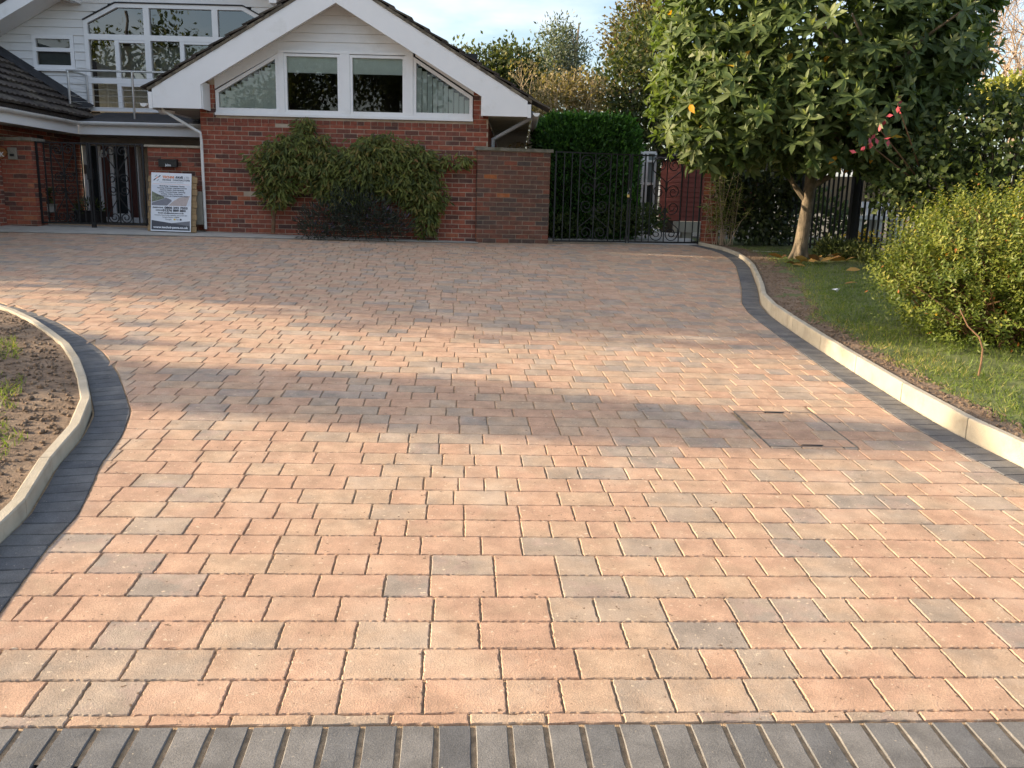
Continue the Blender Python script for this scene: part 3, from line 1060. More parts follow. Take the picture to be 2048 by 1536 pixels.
class Bricks:
    """stretcher-bond bricks; collected first, so that the largest in view can become parts"""
    def __init__(s):
        s.items = []

    def wall(s, O, D, slo, shi, z0, z1, out=0.004, dep=0.05, hole=None, seed=0, hidden=None, course=0.075, dark=0.0, headers=False):
        """O (x, y) of s = 0; D unit direction; outward normal on the camera side of D"""
        O, D = Vector(O), Vector(D).normalized()
        Nn = Vector((D.y, -D.x))
        k = 0
        z = z0
        while z < z1 - 0.02:
            zt = min(z + course - 0.010, z1)
            zm = (z + zt) / 2
            a, b = slo(zm), shi(zm)
            x = a - (0.1125 if k % 2 else 0.0) - 0.0
            while x < b:
                L = 0.225
                p, q = max(x, a), min(x + L - 0.010, b)
                x += L
                if q - p < 0.025: continue
                if hole and hole((p + q) / 2, zm): continue
                t = min(1, max(0, random.gauss(0.52 - dark, 0.19)))
                if random.random() < 0.12: t = random.uniform(0, 0.2)
                o = out + random.gauss(0, 0.0015)
                P = []
                for dz_ in (z, zt):
                    for ss, oo in ((p, o), (q, o), (q, -dep), (p, -dep)):
                        w = O + D * ss + Nn * oo
                        P.append((w.x, w.y, dz_ + random.gauss(0, 0.0008)))
                sc = (q - p) * (zt - z) / max(1, (O + D * p).y) ** 2
                if hidden and hidden((p + q) / 2, zm): sc *= 0.001
                cx, cy = project(np.array([P[0], P[6]]))
                if cx.max() < 0 or cx.min() > 2048 or cy.max() < 0: sc = -1
                s.items.append((sc + random.random() * 1e-7, P, t))
            z += course
            k += 1

    def emit(s, parents, limit, mat_, rest_parent):
        order = sorted(range(len(s.items)), key=lambda i: -s.items[i][0])
        sel = set(i for i in order[:limit] if s.items[i][0] > 0)
        rest = MB()
        FS = [(0, 1, 5, 4), (1, 2, 6, 5), (3, 0, 4, 7), (4, 5, 6, 7), (0, 3, 2, 1)]
        for i, (sc, P, t) in enumerate(s.items):
            if i in sel:
                MB().add(P, FS, t).build('brick', mat_, parents)
            else:
                rest.add(P, FS, t)
        if rest.v: rest.build('brickwork', mat_, rest_parent, False, 'stuff')


def at2(x, y, Y):
    p = at(x, y, Y)
    return (p.x, p.z)


# --- gable wing: brick wall below the windows with a narrow brick upright at either side
WX0, WX1 = -5.24, -0.50
ZS = 2.885                       # underside of the window sill
APX, APZ = -2.905, 4.70          # inner apex of the gable
SL = 0.575


def roof_under(x):
    return APZ - abs(x - APX) * SL


wall = MB()
wall.box((WX0, YF, 0.4), (WX1, YF + 0.28, ZS - 0.004))
wall.prism([(WX0, ZS - 0.003), (-4.985, ZS - 0.003), (-4.985, roof_under(-4.985)), (WX0, roof_under(WX0))], YF, YF + 0.28)
wall.prism([(-0.745, ZS - 0.003), (WX1, ZS - 0.003), (WX1, roof_under(WX1)), (-0.745, roof_under(-0.745))], YF, YF + 0.28)
gw = wall.build('wall', MORTAR, house)
sw_ = MB()
sw_.box((WX0, YF + 0.281, 0.4), (WX0 + 0.28, 26, 2.9), .4)
sw_.box((WX1 - 0.28, YF + 0.281, 0.4), (WX1, 26, 2.9), .3)
sw_.build('side_wall', BRICK, house)
br = Bricks()


def climber_hides(s_, z):
    x = WX0 + s_
    return (-4.25 < x < -0.95 and 1.25 < z < 2.3)


br.wall((WX0, YF), (1, 0), lambda z: 0.0, lambda z: WX1 - WX0, 0.70, ZS - 0.11, hidden=climber_hides)
br.wall((WX0, YF), (1, 0), lambda z: 0.0, lambda z: 0.255, ZS - 0.035, 3.36)
br.wall((-0.745, YF), (1, 0), lambda z: 0.0, lambda z: 0.245, ZS - 0.035, 3.36)
br.wall((WX1, YF), (0, 1), lambda z: 0.004, lambda z: 0.55, 0.70, 2.92)
# soldier bricks under the sill
x = WX0
while x < WX1 - 0.05:
    P = []
    for z_ in (ZS - 0.105, ZS - 0.045):
        for xx, yy_ in ((x, YF - 0.008), (x + 0.102, YF - 0.008), (x + 0.102, YF + 0.05), (x, YF + 0.05)):
            P.append((xx, yy_, z_))
    br.items.append((0.00002, P, random.uniform(0.1, 0.5)))
    x += 0.1125

# --- left wing wall and entrance wall (dark, behind the left gate)
YP = 17.2
LWX = at(166, 350, YP).x
wl2 = MB()
wl2.box((LWX - 0.3, 9.5, 0.4), (LWX, YP, 2.78))
wl2.box((LWX + 0.001, YP + 0.14, 0.4), (WX0 - 0.001, YP + 0.3, 3.1))
lw = wl2.build('wall', MORTAR, house)
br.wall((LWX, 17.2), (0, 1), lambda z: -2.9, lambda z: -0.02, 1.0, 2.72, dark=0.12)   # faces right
br.emit(gw, 300, BRICK, gw)

# --- white boards in the gable triangle
clad = empty('cladding', (0, 0, 0)); clad.parent = house; clad.location = -house.location


def boards(parent, xl, xr, z0, z1, pitch, Y, holes=(), mat_=BOARD, th=0.02):
    z = z0
    while z < z1 - 0.01:
        zt = min(z + pitch, z1)
        segs = [(xl(z), xr(z), xl(zt), xr(zt))]
        if segs[0][1] - segs[0][0] > 0.03:
            cuts = []
            for h in holes:
                r = h((z + zt) / 2)
                if r: cuts.append((r[0], r[1], h))
            parts = []
            cur0, cur1 = xl(z), xl(zt)
            for a, b, h in sorted(cuts, key=lambda c: c[0]):
                if a > cur0 + 0.02: parts.append((cur0, a, cur1, a))
                cur0 = cur1 = max(b, cur0)
            if xr(z) > cur0 + 0.02: parts.append((cur0, xr(z), cur1, xr(zt)))
            for a0, b0, a1, b1 in parts:
                if b1 - a1 < 0.005: b1 = a1 + 0.005
                j = random.gauss(0, 0.0012)
                y0, y1 = Y - th + j, Y - 0.004
                m1 = MB()
                m1.add([(a0, y0, z), (b0, y0, z), (b0, Y + .03, z), (a0, Y + .03, z), (a1, y1, zt - .002), (b1, y1, zt - .002), (b1, Y + .03, zt - .002), (a1, Y + .03, zt - .002)],
                       [(0, 3, 2, 1), (4, 5, 6, 7), (0, 1, 5, 4), (1, 2, 6, 5), (2, 3, 7, 6), (3, 0, 4, 7)])
                m1.build('weatherboard', mat_, parent)
        z += pitch


ZT = 3.875                       # top of the two middle windows
boards(clad, lambda z: max(APX - (APZ + 0.02 - z) / SL, -9), lambda z: min(APX + (APZ + 0.02 - z) / SL, 9), ZT + 0.055, APZ + 0.12, 0.135, YF + 0.02)
# sloped white strips between the side lights and the roof
for sgn, xa, xb in ((-1, -4.985, -3.93), (1, -0.745, -1.70)):
    m1 = MB()
    pl = [(xa, 3.30), (xb, ZT + 0.005), (xb, ZT + 0.053), (xb, roof_under(xb)), (xa, roof_under(xa))]
    if sgn > 0: pl = list(reversed(pl))
    m1.prism(pl, YF + 0.005, YF + 0.06)
    m1.build('weatherboard', BOARD, clad)

# --- windows of the gable wing
XM = [-4.972, -3.925, -3.835, -2.925, -2.765, -1.865, -1.735, -0.76]


def slant(x):
    """top of the trapezoid lights"""
    return 3.275 + (x - XM[0]) / (XM[1] - XM[0]) * (ZT - 3.275) if x < APX else 3.275 + (XM[7] - x) / (XM[7] - XM[6]) * (ZT - 3.275)


def frame_poly(mb, outer, w, y0, y1):
    """a frame round a convex polygon (x, z)"""
    n = len(outer)
    lines = []
    for i in range(n):
        a, b = Vector(outer[i]), Vector(outer[(i + 1) % n])
        d = (b - a).normalized()
        nn = Vector((-d.y, d.x))
        lines.append((a + nn * w, d))
    inner = []
    for i in range(n):
        p, d = lines[i - 1]; q, e = lines[i]
        den = d.x * e.y - d.y * e.x
        t = ((q.x - p.x) * e.y - (q.y - p.y) * e.x) / den
        inner.append(p + d * t)
    for i in range(n):
        j = (i + 1) % n
        mb.prism([outer[i], outer[j], tuple(inner[j]), tuple(inner[i])], y0, y1)
    return [tuple(p) for p in inner]


def pane_of(mb, poly, y):
    mb.add([(x, y, z) for x, z in poly], [tuple(range(len(poly)))])


ZB = 2.955
lights = [[(XM[0], ZB), (XM[1], ZB), (XM[1], ZT), (XM[0], 3.275)],
          [(XM[2], ZB), (XM[3], ZB), (XM[3], ZT), (XM[2], ZT)],
          [(XM[4], ZB), (XM[5], ZB), (XM[5], ZT), (XM[4], ZT)],
          [(XM[6], ZB), (XM[7], ZB), (XM[7], 3.275), (XM[6], ZT)]]
mb = MB()
mb.box((XM[0] - 0.01, YF - 0.055, ZS), (XM[7] + 0.012, YF + 0.12, ZB - 0.03))          # sill
mb.box((XM[0] - 0.004, YF - 0.02, ZB - 0.03), (XM[7] + 0.004, YF + 0.12, ZB - 0.001))
for a, b in ((XM[1], XM[2]), (XM[3], XM[4]), (XM[5], XM[6])):
    mb.box((a + 0.001, YF - 0.022, ZB), (b - 0.001, YF + 0.10, ZT + 0.01))
mb.box((XM[1] + 0.001, YF - 0.024, ZT + 0.011), (XM[6] - 0.001, YF + 0.10, ZT + 0.052))
wing_sill = mb.build('window_sill', WHITE, house)
for i, pl in enumerate(lights):
    w = MB()
    inner = frame_poly(w, pl, 0.042 if i in (1, 2) else 0.052, YF - 0.012, YF + 0.06)
    fr = w.build('window', WHITE, house)
    p = MB(); pane_of(p, inner, YF + 0.025); p.build('pane', PANE, fr)
    if i in (0, 3):
        x0, x1 = inner[0][0], inner[1][0]
        n = 10
        for k in range(n):
            a, b = x0 + (x1 - x0) * k / n, x0 + (x1 - x0) * (k + 1) / n
            top = min(slant(a), slant(b)) - 0.075
            s = MB()
            yb = YF + 0.05
            s.add([(a + .004, yb, ZB), (b - .010, yb + .05, ZB), (b - .010, yb + .05, top), (a + .004, yb, top)], [(0, 1, 2, 3)])
            s.build('blind_slat', BLIND, fr)
    else:
        s = MB().box((inner[0][0] - .02, YF + 0.062, ZT - 0.285), (inner[1][0] + .02, YF + 0.066, ZT), 0.5)
        s.build('roller_blind', BLIND, fr)
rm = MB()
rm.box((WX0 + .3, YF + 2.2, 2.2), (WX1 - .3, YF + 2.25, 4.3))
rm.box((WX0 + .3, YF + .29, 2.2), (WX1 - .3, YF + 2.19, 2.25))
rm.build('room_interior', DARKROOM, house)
MB().box((WX1 + .3, 25.9, .8), (0.05, 26, 2.93)).build('side_screen', SOFFIT_OLD, house)

# --- gable wing roof: slabs, verge tiles, barge boards, box ends, soffits, gutters
YB0 = 14.28                      # front face of the barge boards
roof = MB()
TT = 0.50                        # slope for the top face
EX0, EX1 = at(296, 200, YB0).x, at(1064, 208, YB0).x
ZTOP = APZ + 0.335               # roof surface at the ridge
RS = 0.585


def roof_top(x):
    return ZTOP - abs(x - APX) * RS


for xe in (EX0, EX1):
    pl = [(APX, ZTOP - 0.10), (xe, roof_top(xe) - 0.10), (xe, roof_top(xe) - 0.02), (APX, ZTOP - 0.02)]
    if xe > APX: pl = pl[::-1]
    roof.prism(pl[::-1] if xe < APX else pl, YB0 + 0.03, 26.0)
wing_roof = roof.build('roof', TILE, house)


def tile_row(parent, x_eave, apx, ztop, rs, y0, rows_y, gauge=0.32, tw=0.32, th=0.026, mat_=TILE):
    sgn = -1 if x_eave < apx else 1
    run = abs(x_eave - apx)
    d = Vector((sgn, 0, -rs)).normalized()          # down the slope
    up = Vector((sgn * rs, 0, 1)).normalized()
    n = int(run * math.sqrt(1 + rs * rs) / gauge) + 1
    for k in range(n):
        for j in range(rows_y):
            s0 = k * gauge
            s1 = s0 + gauge + 0.07
            a = Vector((apx, y0 + j * tw, ztop)) + d * s0 + up * 0.004
            m1 = MB()
            jy = random.gauss(0, 0.004)
            lift = 0.032 + random.uniform(0, 0.008)
            L = s1 - s0
            p = [a, a + d * L + up * lift]
            wv = Vector((0, tw - 0.006, 0))
            b = [p[0] + Vector((0, jy, 0)), p[1] + Vector((0, jy, 0))]
            vs_ = [b[0], b[1], b[1] + wv, b[0] + wv, b[0] + up * th, b[1] + up * th, b[1] + wv + up * th, b[0] + wv + up * th]
            m1.add(vs_, [(0, 3, 2, 1), (4, 5, 6, 7), (0, 1, 5, 4), (1, 2, 6, 5), (2, 3, 7, 6), (3, 0, 4, 7)], random.random())
            m1.build('roof_tile', mat_, parent)


for xe in (EX0, EX1):
    tile_row(wing_roof, xe, APX, ZTOP - 0.02, RS, YB0 - 0.03, 2)
    vm_ = MB()
    sgn = -1 if xe < APX else 1
    n = 26
    for k in range(n):                                # mortar bedding seen under the verge tiles
        a = APX + (xe - APX) * k / n; b = APX + (xe - APX) * (k + 1) / n
        vm_.prism([(a, roof_top(a) - 0.062 + random.uniform(-.008, .008)), (b, roof_top(b) - 0.062 + random.uniform(-.008, .008)), (b, roof_top(b) - 0.016), (a, roof_top(a) - 0.016)][::(1 if xe > APX else -1)],
                  YB0 - 0.012 - random.uniform(0, .012), YB0 + 0.1, random.random())
    vm_.build('verge_bedding', VERGE, wing_roof)
    # barge board, from the ridge to the box end
    xi = -5.22 + 0.1 if xe < APX else -0.6 - 0.03
    bb = MB()
    xin = at(401, 170, YB0).x if xe < APX else at(965, 181, YB0).x
    top = lambda x: roof_top(x) - 0.066
    bot = lambda x: at(681.5, 5.6, YB0).z - abs(x - APX) * 0.583
    zb = at(350, 216, YB0).z
    ze = zb - 0.0
    pl = [(APX, bot(APX)), (xin, bot(xin)), (xin, zb), (xe - sgn * 0.07, zb), (xe - sgn * 0.07, top(xe - sgn * 0.07)), (APX, top(APX))]
    # split into two convex pieces so that the faces triangulate cleanly
    A = [(APX, bot(APX)), (xin, bot(xin)), (xin, top(xin)), (APX, top(APX))]
    Bp = [(xin, zb), (xe - sgn * 0.07, zb), (xe - sgn * 0.07, top(xe - sgn * 0.07)), (xin, top(xin))]
    for P in (A, Bp):
        bb.prism(P if sgn > 0 else P[::-1], YB0, YB0 + 0.03)
    bb.box((xe - sgn * 0.069, YB0 - 0.012, zb - 0.015), (xe - sgn * 0.012, YB0 + 0.05, top(xe) - 0.012))
    bb.box((xin, YB0 + 0.031, zb), (xin - sgn * 0.02, YF - 0.01, bot(xin) + 0.05))          # inner return of the box end
    bb.build('barge_board', WHITE, house)
    so_ = MB()
    n = 9
    for k in range(n):                                # sloping soffit behind the barge board
        a, b = APX + (xin - APX) * k / n, APX + (xin - APX) * (k + 1) / n
        so_.prism([(a, bot(a) + .09), (b, bot(b) + .09), (b, bot(b) + .11), (a, bot(a) + .11)][::(1 if sgn > 0 else -1)], YB0 + 0.031, YF - 0.004)
    so_.build('soffit', WHITE, house)
    wx = WX0 if sgn < 0 else WX1
    n = 34
    for k in range(n):                                # boarded eaves soffit running back beside the wing
        y0 = YB0 + 0.032 + k * 0.33
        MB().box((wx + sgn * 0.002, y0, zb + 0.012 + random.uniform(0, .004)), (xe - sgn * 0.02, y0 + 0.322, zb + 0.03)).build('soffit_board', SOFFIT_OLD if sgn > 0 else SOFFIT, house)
    gt = MB()
    gx0 = xe + sgn * 0.075
    gz = at(1068, 226, YB0).z
    prof = [(gx0 + 0.055 * math.cos(t), gz + 0.055 * math.sin(t)) for t in np.linspace(math.pi, 2 * math.pi, 9)]
    prof2 = [(gx0 + 0.048 * math.cos(t), gz + 0.048 * math.sin(t)) for t in np.linspace(2 * math.pi, math.pi, 9)]
    loop = prof + prof2
    m_ = len(loop)
    gt.add([(x, YB0 - .003, z) for x, z in loop] + [(x, 26, z) for x, z in loop], [(i, (i + 1) % m_, (i + 1) % m_ + m_, i + m_) for i in range(m_)])
    gt.prism(prof, YB0 - 0.012, YB0 - 0.004)
    gt.build('gutter', GUTTER, house)
# small round light under the left box end
MB().tube([at(333, 222, 14.75), at(333, 222, 14.75) + Vector((0, 0, -0.05))], [0.14, 0.11], 16).build('soffit_light', WHITE, house)
# down pipes
dp = MB()
p0, p1 = at(325, 220, 14.42), at(401, 266, 14.56)
dp.tube([p0 + Vector((0, 0, .06)), p0, p1, at(403, 285, 14.58), at(411.5, 458, 14.58)], 0.024, 8)
dp.build('downpipe', GUTTER, house)
dp = MB()
p0, p1 = at(1062, 236, 14.45), at(986, 279, 14.75)
dp.tube([p0 + Vector((0.03, 0, .1)), p0, p1, p1 + Vector((-.01, 0, -1.0))], 0.034, 8)
dp.build('downpipe', GREYPIPE, house)
MB().box(at(389, 449, 14.52), at(408.5, 383, 14.66)).build('meter_box', METERBOX, house)

# --- main house: boarded gable wall, glazing, balcony, roof
YM = 17.3
GC = -6.48


def x_at(px, py): return at(px, py, YM).x


def main_under(x): return 6.36 - abs(x - GC) * 0.545


GLX0, GLX1 = -8.325, -4.64
GLT, GLB, GLS = 5.11, 3.14, 4.79


def glaz(z):
    if z < GLB - 0.05 or z > GLT: return None
    k = 0 if z < GLS else (z - GLS) / (GLT - GLS) * 0.635
    return (GLX0 + k, GLX1 - k)


def smallwin(z): return (-9.34, -8.535) if 3.90 < z < 4.52 else None


boards(clad, lambda z: max(-12.0, GC - (6.36 - z) / 0.545), lambda z: min(-1.0, GC + (6.36 - z) / 0.545), 2.9, 6.3, 0.147, YM, (glaz, smallwin))
# near-black backing behind boards and glazing, stands in for the unlit room
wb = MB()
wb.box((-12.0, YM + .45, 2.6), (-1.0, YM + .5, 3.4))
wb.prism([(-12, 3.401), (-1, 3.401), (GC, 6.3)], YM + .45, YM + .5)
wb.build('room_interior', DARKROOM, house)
cu = MB()
cu.box((GLX0 + .05, YM + .3, GLB), (GLX0 + 2.75, YM + .31, 4.40))
cu.build('net_curtain', CURTAIN, house)
# glazing: outer frame, mullions, transoms, panes
OUT = [(GLX0, GLB), (GLX1, GLB), (GLX1, GLS), (GLX1 - .635, GLT), (GLX0 + .635, GLT), (GLX0, GLS)]
w = MB()
inner = frame_poly(w, OUT, 0.075, YM - 0.03, YM + 0.06)
mx = [x_at(297, 100), x_at(433, 100)]
for x in mx: w.box((x - .055, YM - .033, GLB + .076), (x + .055, YM + .06, GLT - .076))
T1, T2 = 4.50, 3.705
bays = [(GLX0 + .076, mx[0] - .056), (mx[0] + .056, mx[1] - .056), (mx[1] + .056, GLX1 - .076)]
for a, b in bays:
    w.box((a, YM - .031, T1 - .05), (b, YM + .06, T1 + .05))
    w.box((a, YM - .031, T2 - .05), (b, YM + .06, T2 + .05))
    c = a + (b - a) * 0.50
    for z0, z1 in ((GLB + .076, T2 - .051), (T2 + .051, T1 - .051)):
        w.box((c - .04, YM - .029, z0), (c + .04, YM + .06, z1))
        w.box((c + .041, YM - .027, z1 - .045), (b, YM + .06, z1 - .001))
big = w.build('window', WHITE, house)
pz = []
for a, b in bays:
    c = a + (b - a) * 0.5
    for x0, x1 in ((a, c - .04), (c + .04, b)):
        pz.append([(x0, GLB + .076), (x1, GLB + .076), (x1, T2 - .05), (x0, T2 - .05)])
        pz.append([(x0, T2 + .05), (x1, T2 + .05), (x1, T1 - .05), (x0, T1 - .05)])
ins = lambda z: GLX0 + .08 + max(0, (z - GLS) / (GLT - GLS) * .635)
pz.append([(bays[0][0], T1 + .05), (bays[0][1], T1 + .05), (bays[0][1], GLT - .075), (GLX0 + .66, GLT - .075), (bays[0][0], GLS - .03)])
pz.append([(bays[1][0], T1 + .05), (bays[1][1], T1 + .05), (bays[1][1], GLT - .075), (bays[1][0], GLT - .075)])
pz.append([(bays[2][0], T1 + .05), (bays[2][1], T1 + .05), (bays[2][1], GLS - .03), (GLX1 - .66, GLT - .075), (bays[2][0], GLT - .075)])
for pl in pz:
    p = MB(); pane_of(p, pl, YM + .02 + random.gauss(0, .002)); p.build('pane', PANE_MIRROR, big)
# dark head drip round the glazing
hd = MB()
for i in (2, 3, 4):
    a, b = OUT[i], OUT[i + 1]
    n_ = Vector((b[0] - a[0], b[1] - a[1])).normalized()
    o = Vector((n_.y, -n_.x)) * 0.022
    hd.prism([(a[0], a[1]), (a[0] + o.x, a[1] + o.y), (b[0] + o.x, b[1] + o.y), (b[0], b[1])], YM - .05, YM + .02)
hd.build('drip_strip', FELT, house)
# small window on the left
w = MB()
o = [(-9.335, 3.90), (-8.54, 3.90), (-8.54, 4.515), (-9.335, 4.515)]
i_ = frame_poly(w, o, 0.07, YM - .03, YM + .05)
w.box((i_[0][0], YM - .028, 4.215), (i_[1][0], YM + .05, 4.285))
w.box((-9.39, YM - .075, 3.855), (-8.49, YM + .02, 3.898))
sw = w.build('window', WHITE, house)
for z0, z1 in ((i_[0][1], 4.215), (4.285, i_[2][1])):
    p = MB(); pane_of(p, [(i_[0][0], z0), (i_[1][0], z0), (i_[1][0], z1), (i_[0][0], z1)], YM + .015); p.build('pane', PANE, sw)
MB().box((-9.32, YM + .08, 3.9), (-8.55, YM + .1, 4.5)).build('blind', M_plain('grey_blind', (0.11, 0.13, 0.125), 0.9), sw)
# main roof
mr = MB()
for sgn in (-1, 1):
    xe = GC + sgn * 4.2
    f = lambda x: 6.36 + .34 - abs(x - GC) * 0.545
    pl = [(GC, f(GC) - .1), (xe, f(xe) - .1), (xe, f(xe)), (GC, f(GC))]
    mr.prism(pl if sgn > 0 else pl[::-1], YM - .62, 26)
main_roof = mr.build('roof', TILE, house)
for sgn in (-1, 1):
    xe = GC + sgn * 4.2
    f = lambda x: 6.36 + .34 - abs(x - GC) * 0.545
    m1 = MB()
    pl = [(GC, f(GC) - .36), (xe, f(xe) - .36), (xe, f(xe) - .105), (GC, f(GC) - .105)]
    m1.prism(pl if sgn > 0 else pl[::-1], YM - .6, YM - .57)
    m1.build('barge_board', WHITE, house)
    m1 = MB()
    pl = [(GC, f(GC) - .36), (xe, f(xe) - .36), (xe, f(xe) - .34), (GC, f(GC) - .34)]
    m1.prism(pl if sgn > 0 else pl[::-1], YM - .569, YM - .025)
    m1.build('soffit', WHITE, house)
    tile_row(main_roof, xe, GC, 6.7, 0.545, YM - .66, 1)
    # little white purlin end under the verge
    bx = GC + sgn * 1.92
    MB().box((bx - .07, YM - .56, f(bx) - .58), (bx + .07, YM - .03, f(bx) - .365)).build('purlin_end', WHITE, house)

# left wing roof that runs against the main gable wall
LE_X = -8.02
lr = MB()
rz = lambda x: 2.93 + (LE_X - x) * 0.61
lr.add([(LE_X, 9.5, rz(LE_X)), (LE_X, YM - .03, rz(LE_X)), (-11.5, YM - .03, rz(-11.5)), (-11.5, 9.5, rz(-11.5)),
        (LE_X, 9.5, rz(LE_X) - .1), (LE_X, YM - .03, rz(LE_X) - .1), (-11.5, YM - .03, rz(-11.5) - .1), (-11.5, 9.5, rz(-11.5) - .1)],
       [(0, 1, 2, 3), (7, 6, 5, 4), (0, 4, 5, 1), (1, 5, 6, 2), (2, 6, 7, 3), (3, 7, 4, 0)])
left_roof = lr.build('roof', TILE, house)
d = Vector((1, 0, -0.61)).normalized(); up = Vector((0.61, 0, 1)).normalized()
gauge = 0.30
for k in range(9):
    s1 = k * gauge
    for j in range(12):
        y0 = YM - 0.36 - (j + 1) * 0.30 + (0.15 if k % 2 else 0)
        if y0 < 13.2: continue
        base = Vector((LE_X + 0.04, y0, rz(LE_X + 0.04))) - d * s1
        lift = 0.05 + random.uniform(-.004, .006)
        a = base - d * (gauge + .06)
        m1 = MB()
        wv = Vector((0, .294, 0))
        # double-roman profile: two shallow rolls across the tile
        prof = [(0, 0), (.06, .022), (.12, 0), (.15, 0), (.21, .022), (.27, 0), (.294, 0)]
        top_, bot_ = [], []
        for yy_, h in prof:
            top_.append((a + Vector((0, yy_, 0)) + up * (.02 + h), base + Vector((0, yy_, 0)) + up * (lift + .02 + h)))
        vs_ = [q for pr in top_ for q in pr] + [base + up * (lift - .012), base + wv + up * (lift - .012)]
        n_ = len(prof)
        fs = [(2 * i, 2 * i + 1, 2 * i + 3, 2 * i + 2) for i in range(n_ - 1)]
        fs.append(tuple([2 * n_] + [2 * n_ + 1] + [2 * i + 1 for i in range(n_ - 1, -1, -1)]))
        m1.add(vs_, fs, random.random())
        m1.build('roof_tile', TILE, left_roof)
# flashing along the boarded wall
fl = MB()
fl.add([(LE_X - .2, YM - .40, rz(LE_X - .2) + .085), (LE_X - .2, YM - .026, rz(LE_X - .2) + .19), (-11.4, YM - .026, rz(-11.4) + .19), (-11.4, YM - .40, rz(-11.4) + .085)], [(0, 1, 2, 3)])
fl.build('flashing', FELT, house)
# flat felt roof over the entrance, fascia, gutters
YG = 16.2
GZ = 2.84
fr_ = MB()
fr_.add([(LE_X, YG, GZ + .03), (WX0 - .01, YG, GZ + .03), (WX0 - .01, YM - .022, 3.12), (LE_X, YM - .022, 3.12), (LE_X, YG, GZ - .05), (WX0 - .01, YG, GZ - .05), (WX0 - .01, YM - .022, GZ - .05), (LE_X, YM - .022, GZ - .05)],
        [(0, 1, 2, 3), (7, 6, 5, 4), (0, 4, 5, 1), (1, 5, 6, 2), (2, 6, 7, 3), (3, 7, 4, 0)])
fr_.build('flat_roof', FELT, house)
fa = MB()
fa.box((LE_X + .002, YG - .03, GZ - .21), (WX0 - .012, YG - .001, GZ + .02))
fa.box((LE_X - .03, 9.5, GZ - .21), (LE_X, YG - .032, GZ + .03))
fa.build('fascia', WHITE, house)
gt = MB()
def half_pipe(mb, a, b, r):
    a, b = Vector(a), Vector(b)
    t = (b - a).normalized(); s_ = t.cross(Vector((0, 0, 1))).normalized()
    ring = []
    for p in (a, b):
        for k in range(9):
            an = math.pi + math.pi * k / 8
            ring.append(p + s_ * r * math.cos(an) + Vector((0, 0, r * math.sin(an))))
    mb.add(ring, [(k, k + 1, 10 + k, 9 + k) for k in range(8)])
half_pipe(gt, (LE_X + .05, YG - .085, GZ), (WX0 - .012, YG - .085, GZ), .058)
half_pipe(gt, (LE_X + .055, YG - .085, GZ), (LE_X + .055, 9.5, GZ), .058)
gt.build('gutter', GUTTER, house)
sf = MB()
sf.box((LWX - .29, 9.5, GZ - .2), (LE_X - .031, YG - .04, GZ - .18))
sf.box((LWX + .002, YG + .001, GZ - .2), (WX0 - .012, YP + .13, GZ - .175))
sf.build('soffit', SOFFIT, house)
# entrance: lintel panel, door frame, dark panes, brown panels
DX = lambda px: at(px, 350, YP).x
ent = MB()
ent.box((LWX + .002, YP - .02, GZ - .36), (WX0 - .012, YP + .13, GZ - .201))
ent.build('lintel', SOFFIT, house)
DT, DB = GZ - .361, 1.0
door = MB()
for a, b in ((170.5, 178), (201, 206.5), (223.5, 230.5), (254, 257.5), (275.5, 280)):
    door.box((DX(a), YP - .05, DB), (DX(b), YP + .09, DT))
door.box((DX(170), YP - .045, DB), (DX(282), YP + .09, DB + .13))
door.box((DX(230.6), YP - .02, DB + .13), (DX(253.9), YP + .07, DB + .2))
df = door.build('door', WHITE, house)
for a, b in ((178.1, 200.9), (230.6, 253.9)):
    MB().box((DX(a), YP - .01, DB + .2), (DX(b), YP + .02, DT)).build('pane', DOOR_GLASS, df)
for a, b in ((206.6, 223.4), (257.6, 275.4)):
    MB().box((DX(a), YP - .03, DB + .131), (DX(b), YP + .02, DT)).build('panel', DOOR_WOOD, df)
MB().box((DX(175) - .015, YP - .11, 1.95), (DX(175) + .03, YP - .05, 2.12)).build('handle', STEEL, df)
wr = MB()
for t in np.linspace(0, 6.28, 14)[:-1]:
    c = Vector((DX(212), YP - .06, 2.34)) + Vector((math.cos(t) * .05, 0, math.sin(t) * .05))
    wr.add([c + v * .03 for v in IV], IF)
wr.build('wreath', PAPER, df)

# balcony rail
rail = empty('balcony_railing', (0, 0, 0)); rail.parent = house; rail.location = -house.location
YR = 16.55
ra_, rb_ = at(133, 140, YR), at(400, 149, YR)
rb_.z = ra_.z
rc_ = Vector((ra_.x + .02, YM - .05, ra_.z))
MB().tube([rb_, ra_], .021, 8).build('rail', STEEL, rail)
MB().tube([ra_, rc_], .021, 8).build('rail', STEEL, rail)
for px in (138, 266, 392):
    x = at(px, 180, YR).x
    MB().tube([(x, YR, ra_.z), (x, YR, 2.86)], .021, 8).build('post', STEEL, rail)
MB().tube([rc_, (rc_.x, rc_.y, 3.12)], .021, 8).build('post', STEEL, rail)
for k in range(6):
    z = ra_.z - .11 - k * .11
    MB().tube([(rb_.x, YR, z), (ra_.x, YR, z), (rc_.x, rc_.y, z)], .004, 4).build('wire', STEEL, rail)

